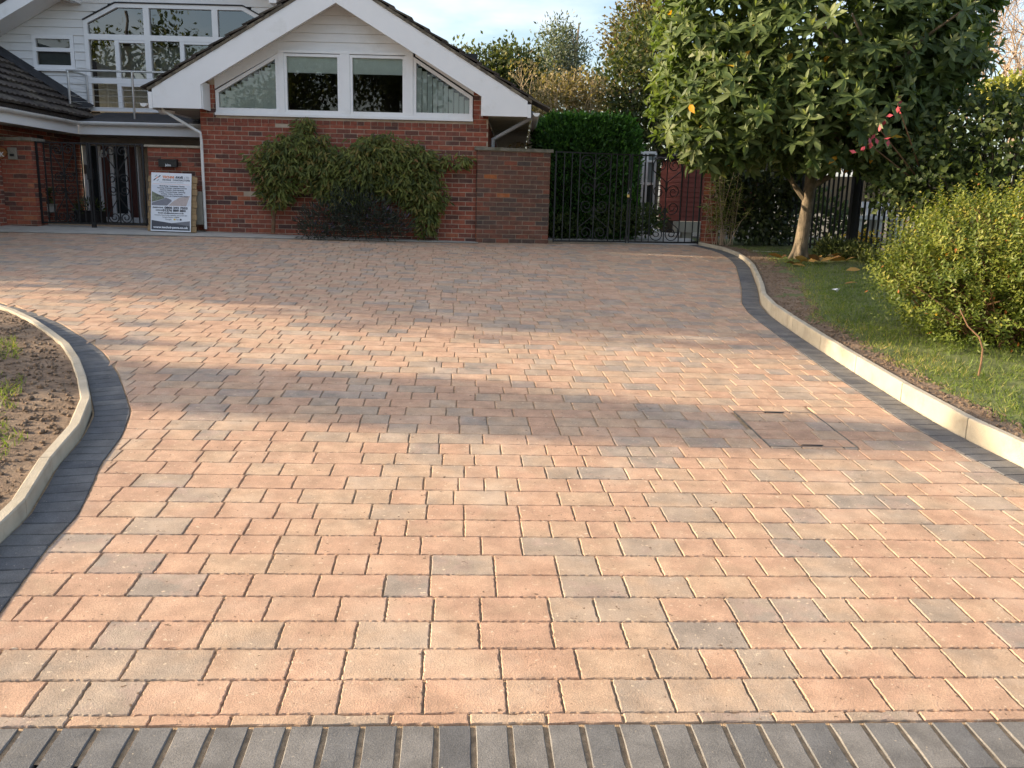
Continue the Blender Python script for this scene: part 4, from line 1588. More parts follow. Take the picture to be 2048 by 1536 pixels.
# ------------------------------------------------------------------ garden walls and gate piers
def masonry(name, O, D, length, depth, z0, z1, label, cat, mat_, coping=None, dark=0.0, cop_mat=None, tilt=None):
    """free-standing brick wall or pier: O front left foot, D along the front"""
    O, D = Vector(O), Vector(D).normalized()
    Nn = Vector((D.y, -D.x))
    root = empty(name, (O.x, O.y, z0), label, cat)
    c = O + D * length / 2 - Nn * depth / 2
    core = MB().obox((c.x, c.y, (z0 - .2 + z1) / 2), (D.x * (length / 2 - .004), D.y * (length / 2 - .004), 0), (Nn.x * (depth / 2 - .004), Nn.y * (depth / 2 - .004), 0), (0, 0, (z1 - z0 + .2) / 2))
    core.build('mortar_core', MORTAR, root)
    b = Bricks()
    z0b = z1 - math.ceil((z1 - z0) / .075) * .075
    b.wall(O, D, lambda z: 0, lambda z: length, z0b, z1, out=0.004, dark=dark)
    R = O + D * length
    b.wall(R, -Nn, lambda z: 0.004, lambda z: depth, z0b, z1, out=0.004, dark=dark)                  # right return
    b.wall(O - Nn * depth, Nn, lambda z: 0, lambda z: depth - .004, z0b, z1, out=0.004, dark=dark)     # left return
    b.emit(root, 300, mat_, root)
    if coping:
        cm_ = MB().obox((c.x, c.y, z1 + coping / 2 + .002), (D.x * (length / 2 + .04), D.y * (length / 2 + .04), 0), (Nn.x * (depth / 2 + .04), Nn.y * (depth / 2 + .04), 0), (0, 0, coping / 2))
        cm_.build('coping', cop_mat or COPING, root)
    return root


masonry('garden_wall', (-0.66, 14.545), (1.23, 0.255), 1.235, 0.23, 0.86, 2.43, 'weathered brick wall between house and right gate, with stone coping', 'wall', OLD_BRICK, 0.05, dark=0.05)
masonry('gate_pier', (-9.0, 14.5), (1, 0), 1.0, 0.33, 0.96, 2.395, 'orange red brick pier left of the entrance gate, with an intercom', 'pier', BRICK, 0.05, dark=-0.12)
masonry('letterbox_wall', (-6.2, 14.78), (1, 0), 0.957, 0.23, 0.96, 2.36, 'short red brick wall carrying a black letterbox behind the sign', 'wall', BRICK, 0.035, cop_mat=KERB)
masonry('gate_pier', (3.33, 15.62), (0.3, -.05), 0.30, 0.33, 0.78, 2.35, 'narrow brick pier at the right of the garden gate, half hidden by bamboo', 'pier', BRICK, None)

# intercom, house name board, letterbox
p = at(23, 306, 14.47)
ic = empty('intercom', (p.x, 14.49, p.z), 'grey intercom with keypad on the left brick pier', 'intercom')
a, b = at(16.5, 318, 14.45), at(30.5, 295, 14.45)
MB().box((a.x, 14.45, a.z), (b.x, 14.489, b.z)).build('case', METERBOX, ic)
MB().box((a.x + .03, 14.446, a.z + .045), (b.x - .03, 14.449, a.z + .085)).build('keypad', BLACKPLASTIC, ic)
MB().tube([((a.x + b.x) / 2, 14.449, b.z - .05), ((a.x + b.x) / 2, 14.444, b.z - .05)], .022, 10).build('lens', STEEL, ic)
c = at(-6, 305, 14.47)
nb = empty('house_name_board', (c.x, 14.49, c.z), 'oval varnished wooden house name board at the left photo edge', 'name board')
mbb = MB()
ring = [(c.x + .165 * math.cos(t) * (1 + .05 * math.sin(3 * t)), c.z + .095 * math.sin(t)) for t in np.linspace(0, 6.283, 25)[:-1]]
mbb.prism(ring, 14.455, 14.489)
mbb.build('board', OAK, nb)


def text_mesh(body, size, M, mat_, parent, name='lettering', align='CENTER', bold=0.0, width=None, space=1.0):
    cu_ = bpy.data.curves.new(name, 'FONT')
    cu_.body = body
    cu_.size = size
    cu_.align_x = align
    cu_.align_y = 'CENTER'
    cu_.extrude = 0.0006
    cu_.offset = bold
    cu_.space_character = space
    cu_.resolution_u = 3
    o = bpy.data.objects.new('tmp', cu_)
    COL.objects.link(o)
    dg = bpy.context.evaluated_depsgraph_get()
    me = bpy.data.meshes.new_from_object(o.evaluated_get(dg))
    bpy.data.objects.remove(o)
    if width:
        xs = [v.co.x for v in me.vertices]
        s = width / max(1e-6, max(xs) - min(xs))
        for v in me.vertices: v.co.x *= s
    me.transform(M)
    me.materials.clear(); me.materials.append(mat_)
    return link(name, me, parent)


Rx90 = Matrix.Rotation(math.pi / 2, 4, 'X')
text_mesh('K', 0.10, Matrix.Translation((at(3.5, 309, 14.45).x, 14.452, at(3.5, 309, 14.45).z)) @ Rx90, PAPER, nb, bold=.003)
a, b = at(317.5, 333.5, 14.71), at(353, 319, 14.71)
lb_ = empty('letterbox', ((a.x + b.x) / 2, 14.76, a.z), 'black metal letterbox with a small white script name on the brick wall above the sign', 'letterbox')
m1 = MB().box((a.x, 14.70, a.z), (b.x, 14.775, b.z - .012))
m1.build('box', BLACKPLASTIC, lb_)
m1 = MB().box((a.x - .006, 14.69, b.z - .0115), (b.x + .006, 14.776, b.z + .002))
m1.build('flap', BLACKPLASTIC, lb_)
sx = Matrix.Shear('XY', 4, (0.25, 0))
text_mesh('Jabo', 0.055, Matrix.Translation(((a.x + b.x) / 2 + .01, 14.698, a.z + .03)) @ Rx90 @ sx, PAPER, lb_, bold=.001)

# ------------------------------------------------------------------ sign board and pallet
A0, A1 = at(300.5, 462.5, 14.30), at(382, 464, 14.30)
B0 = at(304, 346, 14.44)
OS = (A0 + A1) / 2
OS.z = G(OS.x, 14.3) + 0.022
ex = Vector((1, 0.0, 0)).normalized()
Hs, Ws = (B0 - A0).length, (A1 - A0).length * 0.98
ez = Vector((0.012, 0.14, B0.z - A0.z)).normalized()
ey = ez.cross(ex).normalized()
ex = ey.cross(ez)
MS = Matrix([[ex.x, ez.x, -ey.x, OS.x], [ex.y, ez.y, -ey.y, OS.y], [ex.z, ez.z, -ey.z, OS.z], [0, 0, 0, 1]])   # local x right, y up, z towards the camera
board = empty('sign_board', OS, 'white paving contractor sign board leaning on a pallet by the entrance gate', 'sign')


def S_box(parent, name, x0, y0, x1, y1, z0, z1, mat_):
    m1 = MB()
    m1.box((x0 * Ws, y0 * Hs, z0), (x1 * Ws, y1 * Hs, z1))
    m1.v = [tuple(MS @ Vector(v)) for v in m1.v]
    return m1.build(name, mat_, parent)


def S_poly(parent, name, pts, z, mat_):
    m1 = MB()
    n_ = len(pts)
    m1.add([tuple(MS @ Vector((x * Ws, y * Hs, z))) for x, y in pts] + [tuple(MS @ Vector((x * Ws, y * Hs, z - .0008))) for x, y in pts],
           [tuple(range(n_))] + [(i, i + n_, (i + 1) % n_ + n_, (i + 1) % n_) for i in range(n_)])
    return m1.build(name, mat_, parent)


def S_text(body, x, y, size, width, mat_, bold=0.0012, space=1.0):
    M = MS @ Matrix.Translation((x * Ws, y * Hs, 0.0022))
    return text_mesh(body, size * Hs, M, mat_, board, bold=bold, width=width * Ws, space=space)


S_box(board, 'panel', -0.5, 0, 0.5, 1, -0.012, 0.0, SIGNWHITE)
S_poly(board, 'printed_photo', [(-.48, .44), (.48, .44), (.48, .79), (-.48, .79)], .0006, INK_SKY)
S_poly(board, 'printed_photo', [(-.48, .495), (-.30, .53), (-.15, .565), (-.20, .60), (-.36, .64), (-.48, .68)], .0012, INK_GREEN)
S_poly(board, 'printed_photo', [(-.48, .44), (-.10, .44), (.02, .52), (.0, .545), (-.14, .58), (-.15, .562), (-.30, .525), (-.48, .485)], .0012, INK_ROAD)
S_poly(board, 'printed_photo', [(-.07, .44), (.38, .44), (.47, .62), (.20, .58), (.06, .52)], .0012, INK_PINK)
S_poly(board, 'printed_band', [(-.48, .02), (.48, .02), (.48, .10), (-.48, .185)], .0006, INK_SLATE)
S_poly(board, 'printed_band', [(.0, .14), (.48, .10), (.48, .185)], .0012, INK_SLATE2)
S_box(board, 'printed_line', -.46, .806, .46, .809, 0, .0012, INK_ORANGE)
# logo: tilted tiles
for cx_, cy_, mt in ((-.415, .885, INK), (-.36, .915, INK_ORANGE), (-.30, .94, INK), (-.335, .875, INK_GREY), (-.385, .945, INK_GREY)):
    q = [(-.042, -.012), (.03, .006), (.042, .024), (-.03, .006)]
    q = [(-.035, -.018), (-.015, -.024), (.035, .010), (.015, .018)]
    S_poly(board, 'logo', [(cx_ + a, cy_ + b) for a, b in q], .0012, mt)
S_text('TECHNI', -.075, .925, .055, .29, INK_ORANGE, .0022)
S_text('-PAVE', .19, .925, .055, .20, INK, .0022)
S_text('LTD', .385, .923, .055, .12, INK_GREY)
S_text('PAVING  CONTRACTORS', .125, .878, .034, .68, INK, .0012, 1.2)
S_text('Your driveway and patio specialist', 0, .84, .02, .60, INK_GREY, 0.0002)
for i, tx in enumerate(('Block Paving \u2022 Landscaping \u2022 Fencing', 'Tarmacing, Driveways \u2022 Imprinted Concrete', 'Driveway Repairs \u2022 Brick Gardening',
                        'Turfing \u2022 Concrete Paving \u2022 Guttering', 'Decking \u2022 Patios \u2022 Drop Kerbs', 'Drives & Pathways, Jet Washed & Joint Sealed')):
    S_text(tx, 0.02, .775 - i * .034, .024, (.62, .74, .6, .66, .54, .8)[i], INK, .0008)
S_text('FREEPHONE', -.325, .402, .026, .26, INK, .001)
S_text('0800 292 7553', .13, .402, .05, .58, INK, .0022)
S_text('OFFICE', -.30, .356, .026, .16, INK, .001)
S_text('01276 889 884', .08, .356, .05, .58, INK, .0022)
S_text('Email: info@techni-pave.co.uk', 0, .312, .026, .64, INK, .0012)
S_text('12 Coleford Road, Frimley, Camberley, Surrey GU16 8PY', 0, .274, .019, .82, INK, .0004)
S_text('Company Reg No. 11788288', 0, .242, .018, .42, INK, .0004)
S_text('Google', -.06, .205, .034, .16, INK_GREY)
S_box(board, 'logo', .07, .193, .12, .219, 0, .0012, INK_YELLOW)
S_text('Yell', .165, .205, .03, .07, INK_GREY)
S_box(board, 'logo', .225, .192, .27, .22, 0, .0012, INK)
S_text('www.techni-pave.co.uk', 0, .066, .05, .88, SIGNWHITE, .0022)

pal = empty('pallet', (OS.x, OS.y + .1, OS.z), 'pine pallet propped upright behind the white sign board', 'pallet')
n = 9
for k in range(n):
    y0 = .0 + k * .106
    big_ = k % 2 == 1
    S_box(pal, 'plank', -.575 if big_ else -.60, y0, .605 if big_ else .625, y0 + .092 + random.uniform(0, .008), -.055 + random.uniform(-.004, .004), -.035, PALLET)
for cxx in (-.5, 0, .5):
    S_box(pal, 'bearer', cxx - .06, .0, cxx + .06, .965, -.135, -.058, PALLET)


# ------------------------------------------------------------------ wrought-iron gates
def spiral(cx, cz, r0, r1, a0, turns, n=26):
    return [(cx + (r0 + (r1 - r0) * t) * math.cos(a0 + turns * 2 * math.pi * t), cz + (r0 + (r1 - r0) * t) * math.sin(a0 + turns * 2 * math.pi * t)) for t in np.linspace(0, 1, n)]


def gate_leaf(root, O, D, s0, s1, z0, z1, bars, pat, r=0.012):
    """one leaf; pat = (centre s, half width) of the scroll panel"""
    O, D = Vector(O), Vector(D).normalized()
    W = lambda s, z: Vector((O.x + D.x * s, O.y + D.y * s, z))
    fm = MB()
    fm.tube([W(s0, z0), W(s0, z1)], .02, 4); fm.tube([W(s1, z0), W(s1, z1)], .02, 4)
    fm.tube([W(s0, z0 + .02), W(s1, z0 + .02)], .02, 4); fm.tube([W(s0, z1 - .015), W(s1, z1 - .015)], .016, 4)
    fm.build('frame', IRON, root)
    for s in bars:
        MB().tube([W(s, z0 + .02), W(s, z1 - .015)], .0125, 4).build('bar', IRON, root)
    c, h = pat
    H = z1 - z0
    zm = (z0 + z1) / 2
    MB().tube([W(c, z0 + .02), W(c, z1 - .015)], .0125, 4).build('bar', IRON, root)
    R = h * .47
    for sg in (-1, 1):
        for lev in (0, 1):
            # long S: big curl at the end, diagonal through the middle, curl beside the middle
            up = 1 if lev else -1
            ze = zm + up * (H / 2 - .035 - R)
            zc = zm + up * (R * 1.02)
            m1 = MB()
            pts = spiral(c + sg * (h - R), ze, R * .25, R, 0.6, 1.6)
            pts = [(c + sg * R * 1.05 + sg * a, ze + b) for a, b in spiral(0, 0, R * .28, R, math.radians(200), 1.55 * (1))]
            e = pts[-1]
            a0 = math.radians(200)
            ang = [a0 - up * 0 + t * 2 * math.pi * 1.5 for t in np.linspace(0, 1, 30)]
            # spiral starting inside and leaving outwards on the far side from the centre bar
            pts = []
            for i, t in enumerate(np.linspace(0, 1, 30)):
                rr = R * (.22 + .78 * t)
                an = math.radians(0) + (1 - t) * 2 * math.pi * 1.6
                pts.append((c + sg * (R * 1.02 + rr * math.cos(an)), ze + up * rr * math.sin(an)))
            m1.tube([W(*q) for q in pts] + [W(c + sg * (R * 2.0), ze - up * R * .7), W(c + sg * .012, zm + up * R * 2.3)], r * .8, 4)
            m1.build('scroll', IRON, root)
            m1 = MB()
            pts = []
            for i, t in enumerate(np.linspace(0, 1, 28)):
                rr = R * (.22 + .74 * t)
                an = math.pi + (1 - t) * 2 * math.pi * 1.5
                pts.append((c + sg * (R * 1.06 + rr * math.cos(an)), zc - up * rr * math.sin(an)))
            m1.tube([W(*q) for q in pts] + [W(c + sg * .012, zm + up * R * 2.3)], r * .8, 4)
            m1.build('scroll', IRON, root)


# left gate: two leaves between the pier and the letterbox wall
gO = (-7.975, 14.62)
gl = empty('entrance_gate', (-7.1, 14.62, 1.0), 'black wrought iron double gate with scrolls left of the sign board', 'gate')
gz0, gz1 = 1.06, 2.40
gate_leaf(gl, gO, (1, 0), 0.0, 0.845, gz0, gz1, [.12, .225, .635, .74], (.43, .19))
gate_leaf(gl, gO, (1, 0), 0.885, 1.76, gz0, gz1, [1.0, 1.11, 1.53, 1.64], (1.32, .20))
m1 = MB().box((gO[0] + .83, 14.60, gz0 - .05), (gO[0] + .90, 14.64, gz0 + .05))
m1.box((gO[0] + .82, 14.59, 1.80), (gO[0] + .91, 14.65, 1.98))
m1.build('drop_bolt', IRON, gl)
for z in (1.3, 2.2):
    MB().box((gO[0] - .06, 14.61, z), (gO[0] + .01, 14.63, z + .03)).build('hinge', IRON, gl)

gr0, gr1 = Vector((0.63, 14.90)), Vector((3.29, 15.60))
gL = (gr1 - gr0).length
gr_ = empty('garden_gate', (1.9, 15.2, 0.92), 'tall black wrought iron double gate with padlock between the brick piers', 'gate')
gD = gr1 - gr0
zb0, zb1 = 0.955, 2.47
hl = gL / 2
gate_leaf(gr_, gr0, gD, 0.02, hl - .022, zb0, zb1, [.02 + hl * k for k in (.11, .21, .31, .72, .80, .89)], (.02 + hl * .515, hl * .205))
gate_leaf(gr_, gr0, gD, hl + .022, gL - .02, zb0, zb1, [hl + hl * k for k in (.11, .20, .29, .71, .80, .90)], (hl + hl * .50, hl * .205))
c = gr0 + gD.normalized() * hl
pl_ = empty('padlock', (c.x, c.y - .04, 1.74), 'small brass padlock hanging on the garden gate', 'padlock')
MB().box((c.x - .045, c.y - .055, 1.74), (c.x - .005, c.y - .035, 1.785)).build('body', BRASS, pl_)
MB().tube([(c.x - .038, c.y - .045, 1.785), (c.x - .038, c.y - .045, 1.815), (c.x - .025, c.y - .045, 1.828), (c.x - .012, c.y - .045, 1.815), (c.x - .012, c.y - .045, 1.785)], .005, 5).build('shackle', STEEL, pl_)
MB().box((c.x - .03, c.y - .03, 1.70), (c.x + .03, c.y + .03, 1.86)).build('lock_plate', IRON, gr_)

# ------------------------------------------------------------------ red shed, glazed lean-to and neighbours' bits behind the gate and fence
sh = empty('shed', (3.5, 18.6, 1.0), 'red boarded garden shed with dark felt roof behind the garden gate', 'shed')
sc0 = at(1361, 442, 18.0)
zs0, zs1 = sc0.z, at(1361, 314, 18.0).z
Ax, Ay = sc0.x, 18.0
Ld = Vector((-0.14, 0.99)).normalized()      # left face runs back
Rd = Vector((1, 0.12)).normalized()         # right face
core = MB()
P0 = Vector((Ax, Ay)); P1 = P0 + Ld * 1.5; P2 = P0 + Rd * 1.6; P3 = P1 + Rd * 1.6
core.add([(p.x, p.y, zs0) for p in (P0, P2, P3, P1)] + [(p.x, p.y, zs1) for p in (P0, P2, P3, P1)], [(0, 1, 2, 3), (4, 5, 6, 7), (0, 1, 5, 4), (1, 2, 6, 5), (2, 3, 7, 6), (3, 0, 4, 7)])
core.build('body', SHEDRED, sh)
nb_ = 13
for k in range(nb_):
    z = zs0 + (zs1 - zs0) * k / nb_
    zt = zs0 + (zs1 - zs0) * (k + 1) / nb_
    for d_, L, nn in ((Ld, 1.5, Vector((-Ld.y, Ld.x))), (Rd, 1.6, Vector((0.12, -1)).normalized())):
        a, b = P0 + nn * .001, P0 + d_ * L + nn * .001
        m1 = MB()
        m1.add([(a.x + nn.x * .016, a.y + nn.y * .016, z), (b.x + nn.x * .016, b.y + nn.y * .016, z), (b.x + nn.x * .004, b.y + nn.y * .004, zt - .003), (a.x + nn.x * .004, a.y + nn.y * .004, zt - .003), (a.x, a.y, z), (b.x, b.y, z)],
               [(0, 1, 2, 3), (0, 4, 5, 1)], .5)
        m1.build('board', SHEDRED, sh)
rf = MB()
q = [P0 + Vector((-.12, -.15)), P2 + Vector((.1, -.15)), P3 + Vector((.1, .1)), P1 + Vector((-.15, .1))]
rf.add([(p.x, p.y, zs1 + dz_) for p, dz_ in zip(q, (.01, .30, .30, .01))] + [(p.x, p.y, zs1 + dz_ + .06) for p, dz_ in zip(q, (.01, .30, .30, .01))], [(0, 1, 2, 3), (4, 5, 6, 7), (0, 1, 5, 4), (1, 2, 6, 5), (2, 3, 7, 6), (3, 0, 4, 7)])
rf.build('roof', FELT, sh)
for t0, t1 in ((.05, .3), (.6, .85)):
    pass
bs = MB()
a, b = P0 + Ld * .25 + Vector((0.02, -.02)), P2
bs.box((P0.x - .1, P0.y - .03, zs0 - .23), (P2.x, P0.y + .3, zs0 - .012))
bs.build('plinth', SHEDBASE, sh)
for xx in (P0.x + .05, P0.x + .6, P0.x + 1.2):
    MB().box((xx, P0.y + .02, zs0 - .5), (xx + .2, P0.y + .22, zs0 - .231)).build('foot', SHEDBASE, sh)

gh = empty('greenhouse', (2.9, 19.6, 1.0), 'pale framed glass greenhouse half seen between hedge and red shed', 'greenhouse')
a0, a1 = at(1268, 310, 19.6), at(1312, 310, 19.6)
zlo, zmid, zhi = at(1290, 420, 19.6).z, at(1290, 367, 19.6).z, at(1290, 305, 19.6).z
for x in (a0.x, a0.x + .22, (a0.x + a1.x) / 2 + .06, a1.x):
    MB().box((x - .02, 19.58, .8), (x + .02, 19.62, zhi)).build('glazing_bar', GUTTER, gh)
for z in (zmid, zhi, (zmid + zhi) / 2 + .15):
    MB().box((a0.x, 19.575, z - .025), (a1.x, 19.625, z + .025)).build('glazing_bar', GUTTER, gh)
MB().box((a0.x, 19.64, zmid + .03), (a1.x, 19.65, zhi - .03)).build('pane', M_plain('frosted_glass', (0.25, 0.29, 0.28), 0.25), gh)
MB().box((a0.x, 19.64, .8), (a1.x, 19.65, zmid - .03)).build('pane', DOOR_GLASS, gh)

# black railing fence along the right-hand boundary
FA, FB = Vector((4.55, 16.1)), Vector((7.25, 10.9))
fd = (FB - FA).normalized()
fL = (FB - FA).length
fence = empty('railing_fence', (5.6, 14.3, 0.85), 'black metal railing fence with one thick post behind the tree trunk', 'fence')
ztopf = 2.42
fz = lambda p: G(p.x, p.y) + .06
n = int(fL / .098)
for k in range(n):
    p = FA + fd * (k * .098 + .03)
    MB().tube([(p.x, p.y, fz(p)), (p.x, p.y, ztopf)], .019, 4).build('bar', IRON, fence)
for z in (2.30, 1.02):
    MB().obox(((FA.x + FB.x) / 2, (FA.y + FB.y) / 2, z), (fd.x * fL / 2, fd.y * fL / 2, 0), (fd.y * .012, -fd.x * .012, 0), (0, 0, .02)).build('rail', IRON, fence)
pp = at(1696, 420, 14.2)
t = (Vector((pp.x, pp.y)) - FA).dot(fd)
for s in (t, t - 2.0, t + 2.0):
    p = FA + fd * s
    MB().box((p.x - .058, p.y - .058, fz(p) - .05), (p.x + .058, p.y + .058, 2.62)).build('post', IRON, fence)

# garden beyond the fence: tan screen, white stone bench, yellow flowers
scx = [at(1650, 380, 19.0), at(1760, 380, 19.0)]
scr = empty('garden_screen', (6.9, 19, 0.9), 'tan timber screen seen through the railing fence', 'screen')
for k in range(9):
    x = 6.0 + k * .38
    MB().box((x, 19.0, 1.55), (x + .37, 19.03, 2.35 - random.uniform(0, .04))).build('board', GARDENWALL, scr)
bn = empty('garden_bench', (7.4, 16.4, 1.0), 'white stone garden bench seen through the railing fence', 'bench')
a, b = at(1705, 435, 16.6), at(1800, 445, 16.6)
MB().box((a.x, 16.4, a.z - .03), (b.x, 16.85, a.z + .04)).build('seat', STONEBENCH, bn)
for x in np.linspace(a.x + .04, b.x - .14, 3):
    MB().box((x, 16.45, .9), (x + .12, 16.8, a.z - .031)).build('leg', STONEBENCH, bn)
MB().box((a.x + .25, 16.86, at(1770, 416, 16.6).z), (b.x, 16.92, at(1770, 404, 16.6).z)).build('backrest', STONEBENCH, bn)
for x in np.linspace(a.x + .35, b.x - .1, 5):
    MB().box((x, 16.87, a.z + .041), (x + .06, 16.91, at(1770, 416, 16.6).z - .001)).build('baluster', STONEBENCH, bn)
MB().box((4.0, 14.5, .75), (9.5, 19.0, .905)).build('neighbour_yard', CONCRETE, None, False, 'structure')
cyf = at(1725, 475, 15.4)
yf = empty('flower_clump', (cyf.x, 15.4, .9), 'clump of yellow flowers seen through the railing fence', 'flowers')
P, d = blob_points([(cyf.x, 15.4, cyf.z, .33, .25, .16)], 160)
link('petals', leaf_mesh('petals', leaf_verts(P, rand_dirs(160), rand_dirs(160), np.full(160, .06), .8, T_DIAMOND), rng.random(160), T_DIAMOND, YELLOWFLOWER), yf)
P, d = blob_points([(cyf.x, 15.4, cyf.z - .2, .36, .28, .2)], 500)
link('foliage', leaf_mesh('foliage', leaf_verts(P, d, rand_dirs(500), np.full(500, .07), .4, T_DIAMOND), rng.random(500), T_DIAMOND, L_HEDGE), yf)

# plant pots behind the entrance gate
ptr = empty('planter', (-6.9, 15.9, 1.0), 'dark planter with small plants in front of the entrance door', 'planter')
a, b = at(148, 432, 15.6), at(198, 443, 15.6)
MB().box((a.x, 15.6, 1.0), (b.x, 15.9, a.z + .1)).build('box', BLACKPLASTIC, ptr)
P, d = blob_points([((a.x + b.x) / 2, 15.75, a.z + .16, .25, .14, .13)], 240)
link('foliage', leaf_mesh('foliage', leaf_verts(P, unit(d + [0, 0, .5]), rand_dirs(240), np.full(240, .09), .3, T_DIAMOND), rng.random(240), T_DIAMOND, L_IVY), ptr)
urn = empty('urn', (-8.1, 15.8, 1.0), 'grey stone urn with pink flowers behind the entrance gate', 'urn')
c = at(80, 418, 15.6)
prof = [(0.10, 1.0), (.12, 1.04), (.06, 1.10), (.10, 1.2), (.21, c.z - .05), (.22, c.z + .05), (.25, c.z + .09)]
m1 = MB()
for i in range(len(prof) - 1):
    m1.tube([(c.x, 15.7, prof[i][1]), (c.x, 15.7, prof[i + 1][1])], [prof[i][0], prof[i + 1][0]], 16)
m1.build('bowl', CONCRETE, urn)
P, d = blob_points([(c.x - .05, 15.7, c.z + .25, .22, .2, .16)], 200)
link('foliage', leaf_mesh('foliage', leaf_verts(P, d, rand_dirs(200), np.full(200, .08), .4, T_DIAMOND), rng.random(200), T_DIAMOND, L_IVY), urn)
P, d = blob_points([(c.x - .08, 15.62, c.z + .30, .18, .12, .12)], 40)
link('petals', leaf_mesh('petals', leaf_verts(P, d, rand_dirs(40), np.full(40, .06), .8, T_DIAMOND), rng.random(40), T_DIAMOND, REDFLOWER), urn)

# ------------------------------------------------------------------ plants and trees
def tones(n, mu=.45, sd=.22):
    return np.clip(rng.normal(mu, sd, n), 0, 1)


# --- loquat tree
tz = G(4.48, 13.6) + .08
lt = empty('loquat_tree', (4.48, 13.6, tz), 'big round loquat tree with large glossy leaves by the drive', 'tree')
tr = MB()
tr.tube([(4.47, 13.6, tz - .1), (4.47, 13.6, tz + .04), (4.48, 13.6, tz + .2), (4.51, 13.6, tz + .65), (4.54, 13.62, tz + 1.1), (4.57, 13.65, tz + 1.6), (4.62, 13.7, tz + 2.6)],
        [.15, .128, .106, .092, .088, .088, .075], 14)
for k in range(6):                                  # root flare
    an = k * 1.05 + .2
    tr.tube([(4.47 + math.cos(an) * .06, 13.6 + math.sin(an) * .06, tz + .2), (4.47 + math.cos(an) * .10, 13.6 + math.sin(an) * .10, tz + .05), (4.47 + math.cos(an) * .18, 13.6 + math.sin(an) * .17, tz - .06)], [.045, .05, .03], 6)
tr.build('trunk', BARK, lt, True)
lm = MB()
limbs = [((4.53, 13.6, tz + .80), (3.85, 13.4, tz + 1.6)), ((4.54, 13.6, tz + 1.05), (5.0, 13.4, tz + 1.6)), ((4.55, 13.65, tz + 1.6), (3.6, 14.2, tz + 2.5)), ((4.58, 13.7, tz + 2.2), (5.6, 14.2, tz + 3.0)), ((4.6, 13.7, tz + 2.5), (4.5, 13.5, tz + 4.2)), ((4.56, 13.65, tz + 1.7), (4.9, 12.4, tz + 2.4))]
ends = []
for a, b in limbs:
    a, b = Vector(a), Vector(b)
    m = (a + b) / 2 + Vector((random.gauss(0, .08), random.gauss(0, .08), -.08))
    lm.tube([a, m, b], [.05, .04, .03], 7)
    for k in range(6):
        e = b + Vector((random.uniform(-1.2, 1.2), random.uniform(-1.3, 1.0), random.uniform(.1, 1.4)))
        lm.tube([b, (b + e) / 2 + Vector((0, 0, .1)), e], [.032, .022, .012], 5)
lm.build('limb', BARK, lt)
lobes = [(4.45, 13.6, 4.2, 2.35, 2.2, 1.95), (3.2, 13.3, 3.15, 1.25, 1.4, 0.95), (5.75, 13.4, 3.6, 1.0, 1.4, .95), (4.5, 12.9, 3.0, 1.5, 1.3, .85), (3.0, 13.2, 4.3, 1.05, 1.2, 1.2), (6.05, 13.6, 4.5, .9, 1.2, 1.2), (4.5, 13.5, 5.8, 1.7, 1.6, .9), (2.85, 13.0, 2.55, .55, .6, .45)]
nr = 3700
P, d = blob_points(lobes, nr, .70)
inl = np.zeros(nr)
for l in lobes:
    q = (P - np.array(l[:3])) / np.array(l[3:6])
    inl += (np.linalg.norm(q, axis=1) < .72)
P, d = P[inl == 0], d[inl == 0]
ok = (P[:, 2] > 2.12) | (P[:, 0] < 3.4)
P, d = P[ok], d[ok]
V, T_ = [], []
Cc, Dd, Nn_, Ss, Tt = [], [], [], [], []
for p, o in zip(P, d):
    axis = unit(o * .9 + np.array([0, 0, .8]) + rng.normal(size=3) * .22)
    k = rng.integers(7, 11)
    base = rng.normal(.42, .15)
    s0 = rng.uniform(.15, .26)
    e1 = unit(np.cross(axis, [0.3, .2, 1]) + 1e-6); e2 = np.cross(axis, e1)
    ph = rng.random() * 6.28
    for i in range(k):
        young = i < 3
        an = ph + i * 2.4
        el = rng.uniform(.9, 1.35) if young else rng.uniform(-.35, .7)
        dirv = axis * math.sin(el) + (e1 * math.cos(an) + e2 * math.sin(an)) * math.cos(el) + np.array([0, 0, -.12 if not young else .1])
        Cc.append(p + axis * (.03 if young else -.03)); Dd.append(dirv); Nn_.append(axis + rng.normal(size=3) * .15)
        Ss.append(s0 * (.62 if young else rng.uniform(.85, 1.1)))
        tt = min(.95, max(0, base + (.33 if young else 0) + rng.normal(0, .1)))
        if not young and rng.random() < .012: tt = rng.uniform(.96, 1.0)
        Tt.append(tt)
# inner filler leaves, toned darker to stand in for shade deep in the crown
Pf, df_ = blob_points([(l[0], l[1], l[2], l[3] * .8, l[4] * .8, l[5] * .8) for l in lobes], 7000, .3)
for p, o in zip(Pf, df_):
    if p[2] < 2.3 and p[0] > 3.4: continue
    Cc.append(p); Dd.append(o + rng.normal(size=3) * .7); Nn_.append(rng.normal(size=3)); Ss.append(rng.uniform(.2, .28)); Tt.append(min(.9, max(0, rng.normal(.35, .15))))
Cc, Dd, Nn_, Ss, Tt = map(np.array, (Cc, Dd, Nn_, Ss, Tt))
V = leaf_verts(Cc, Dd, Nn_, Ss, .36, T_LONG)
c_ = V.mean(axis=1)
foliage(lt, V, Tt, T_LONG, L_LOQUAT, 'crown', 300, 'leaf', score=-c_[:, 1] + Ss * 3 + rng.random(len(Ss)) * .9 + (Tt > .955) * .8)

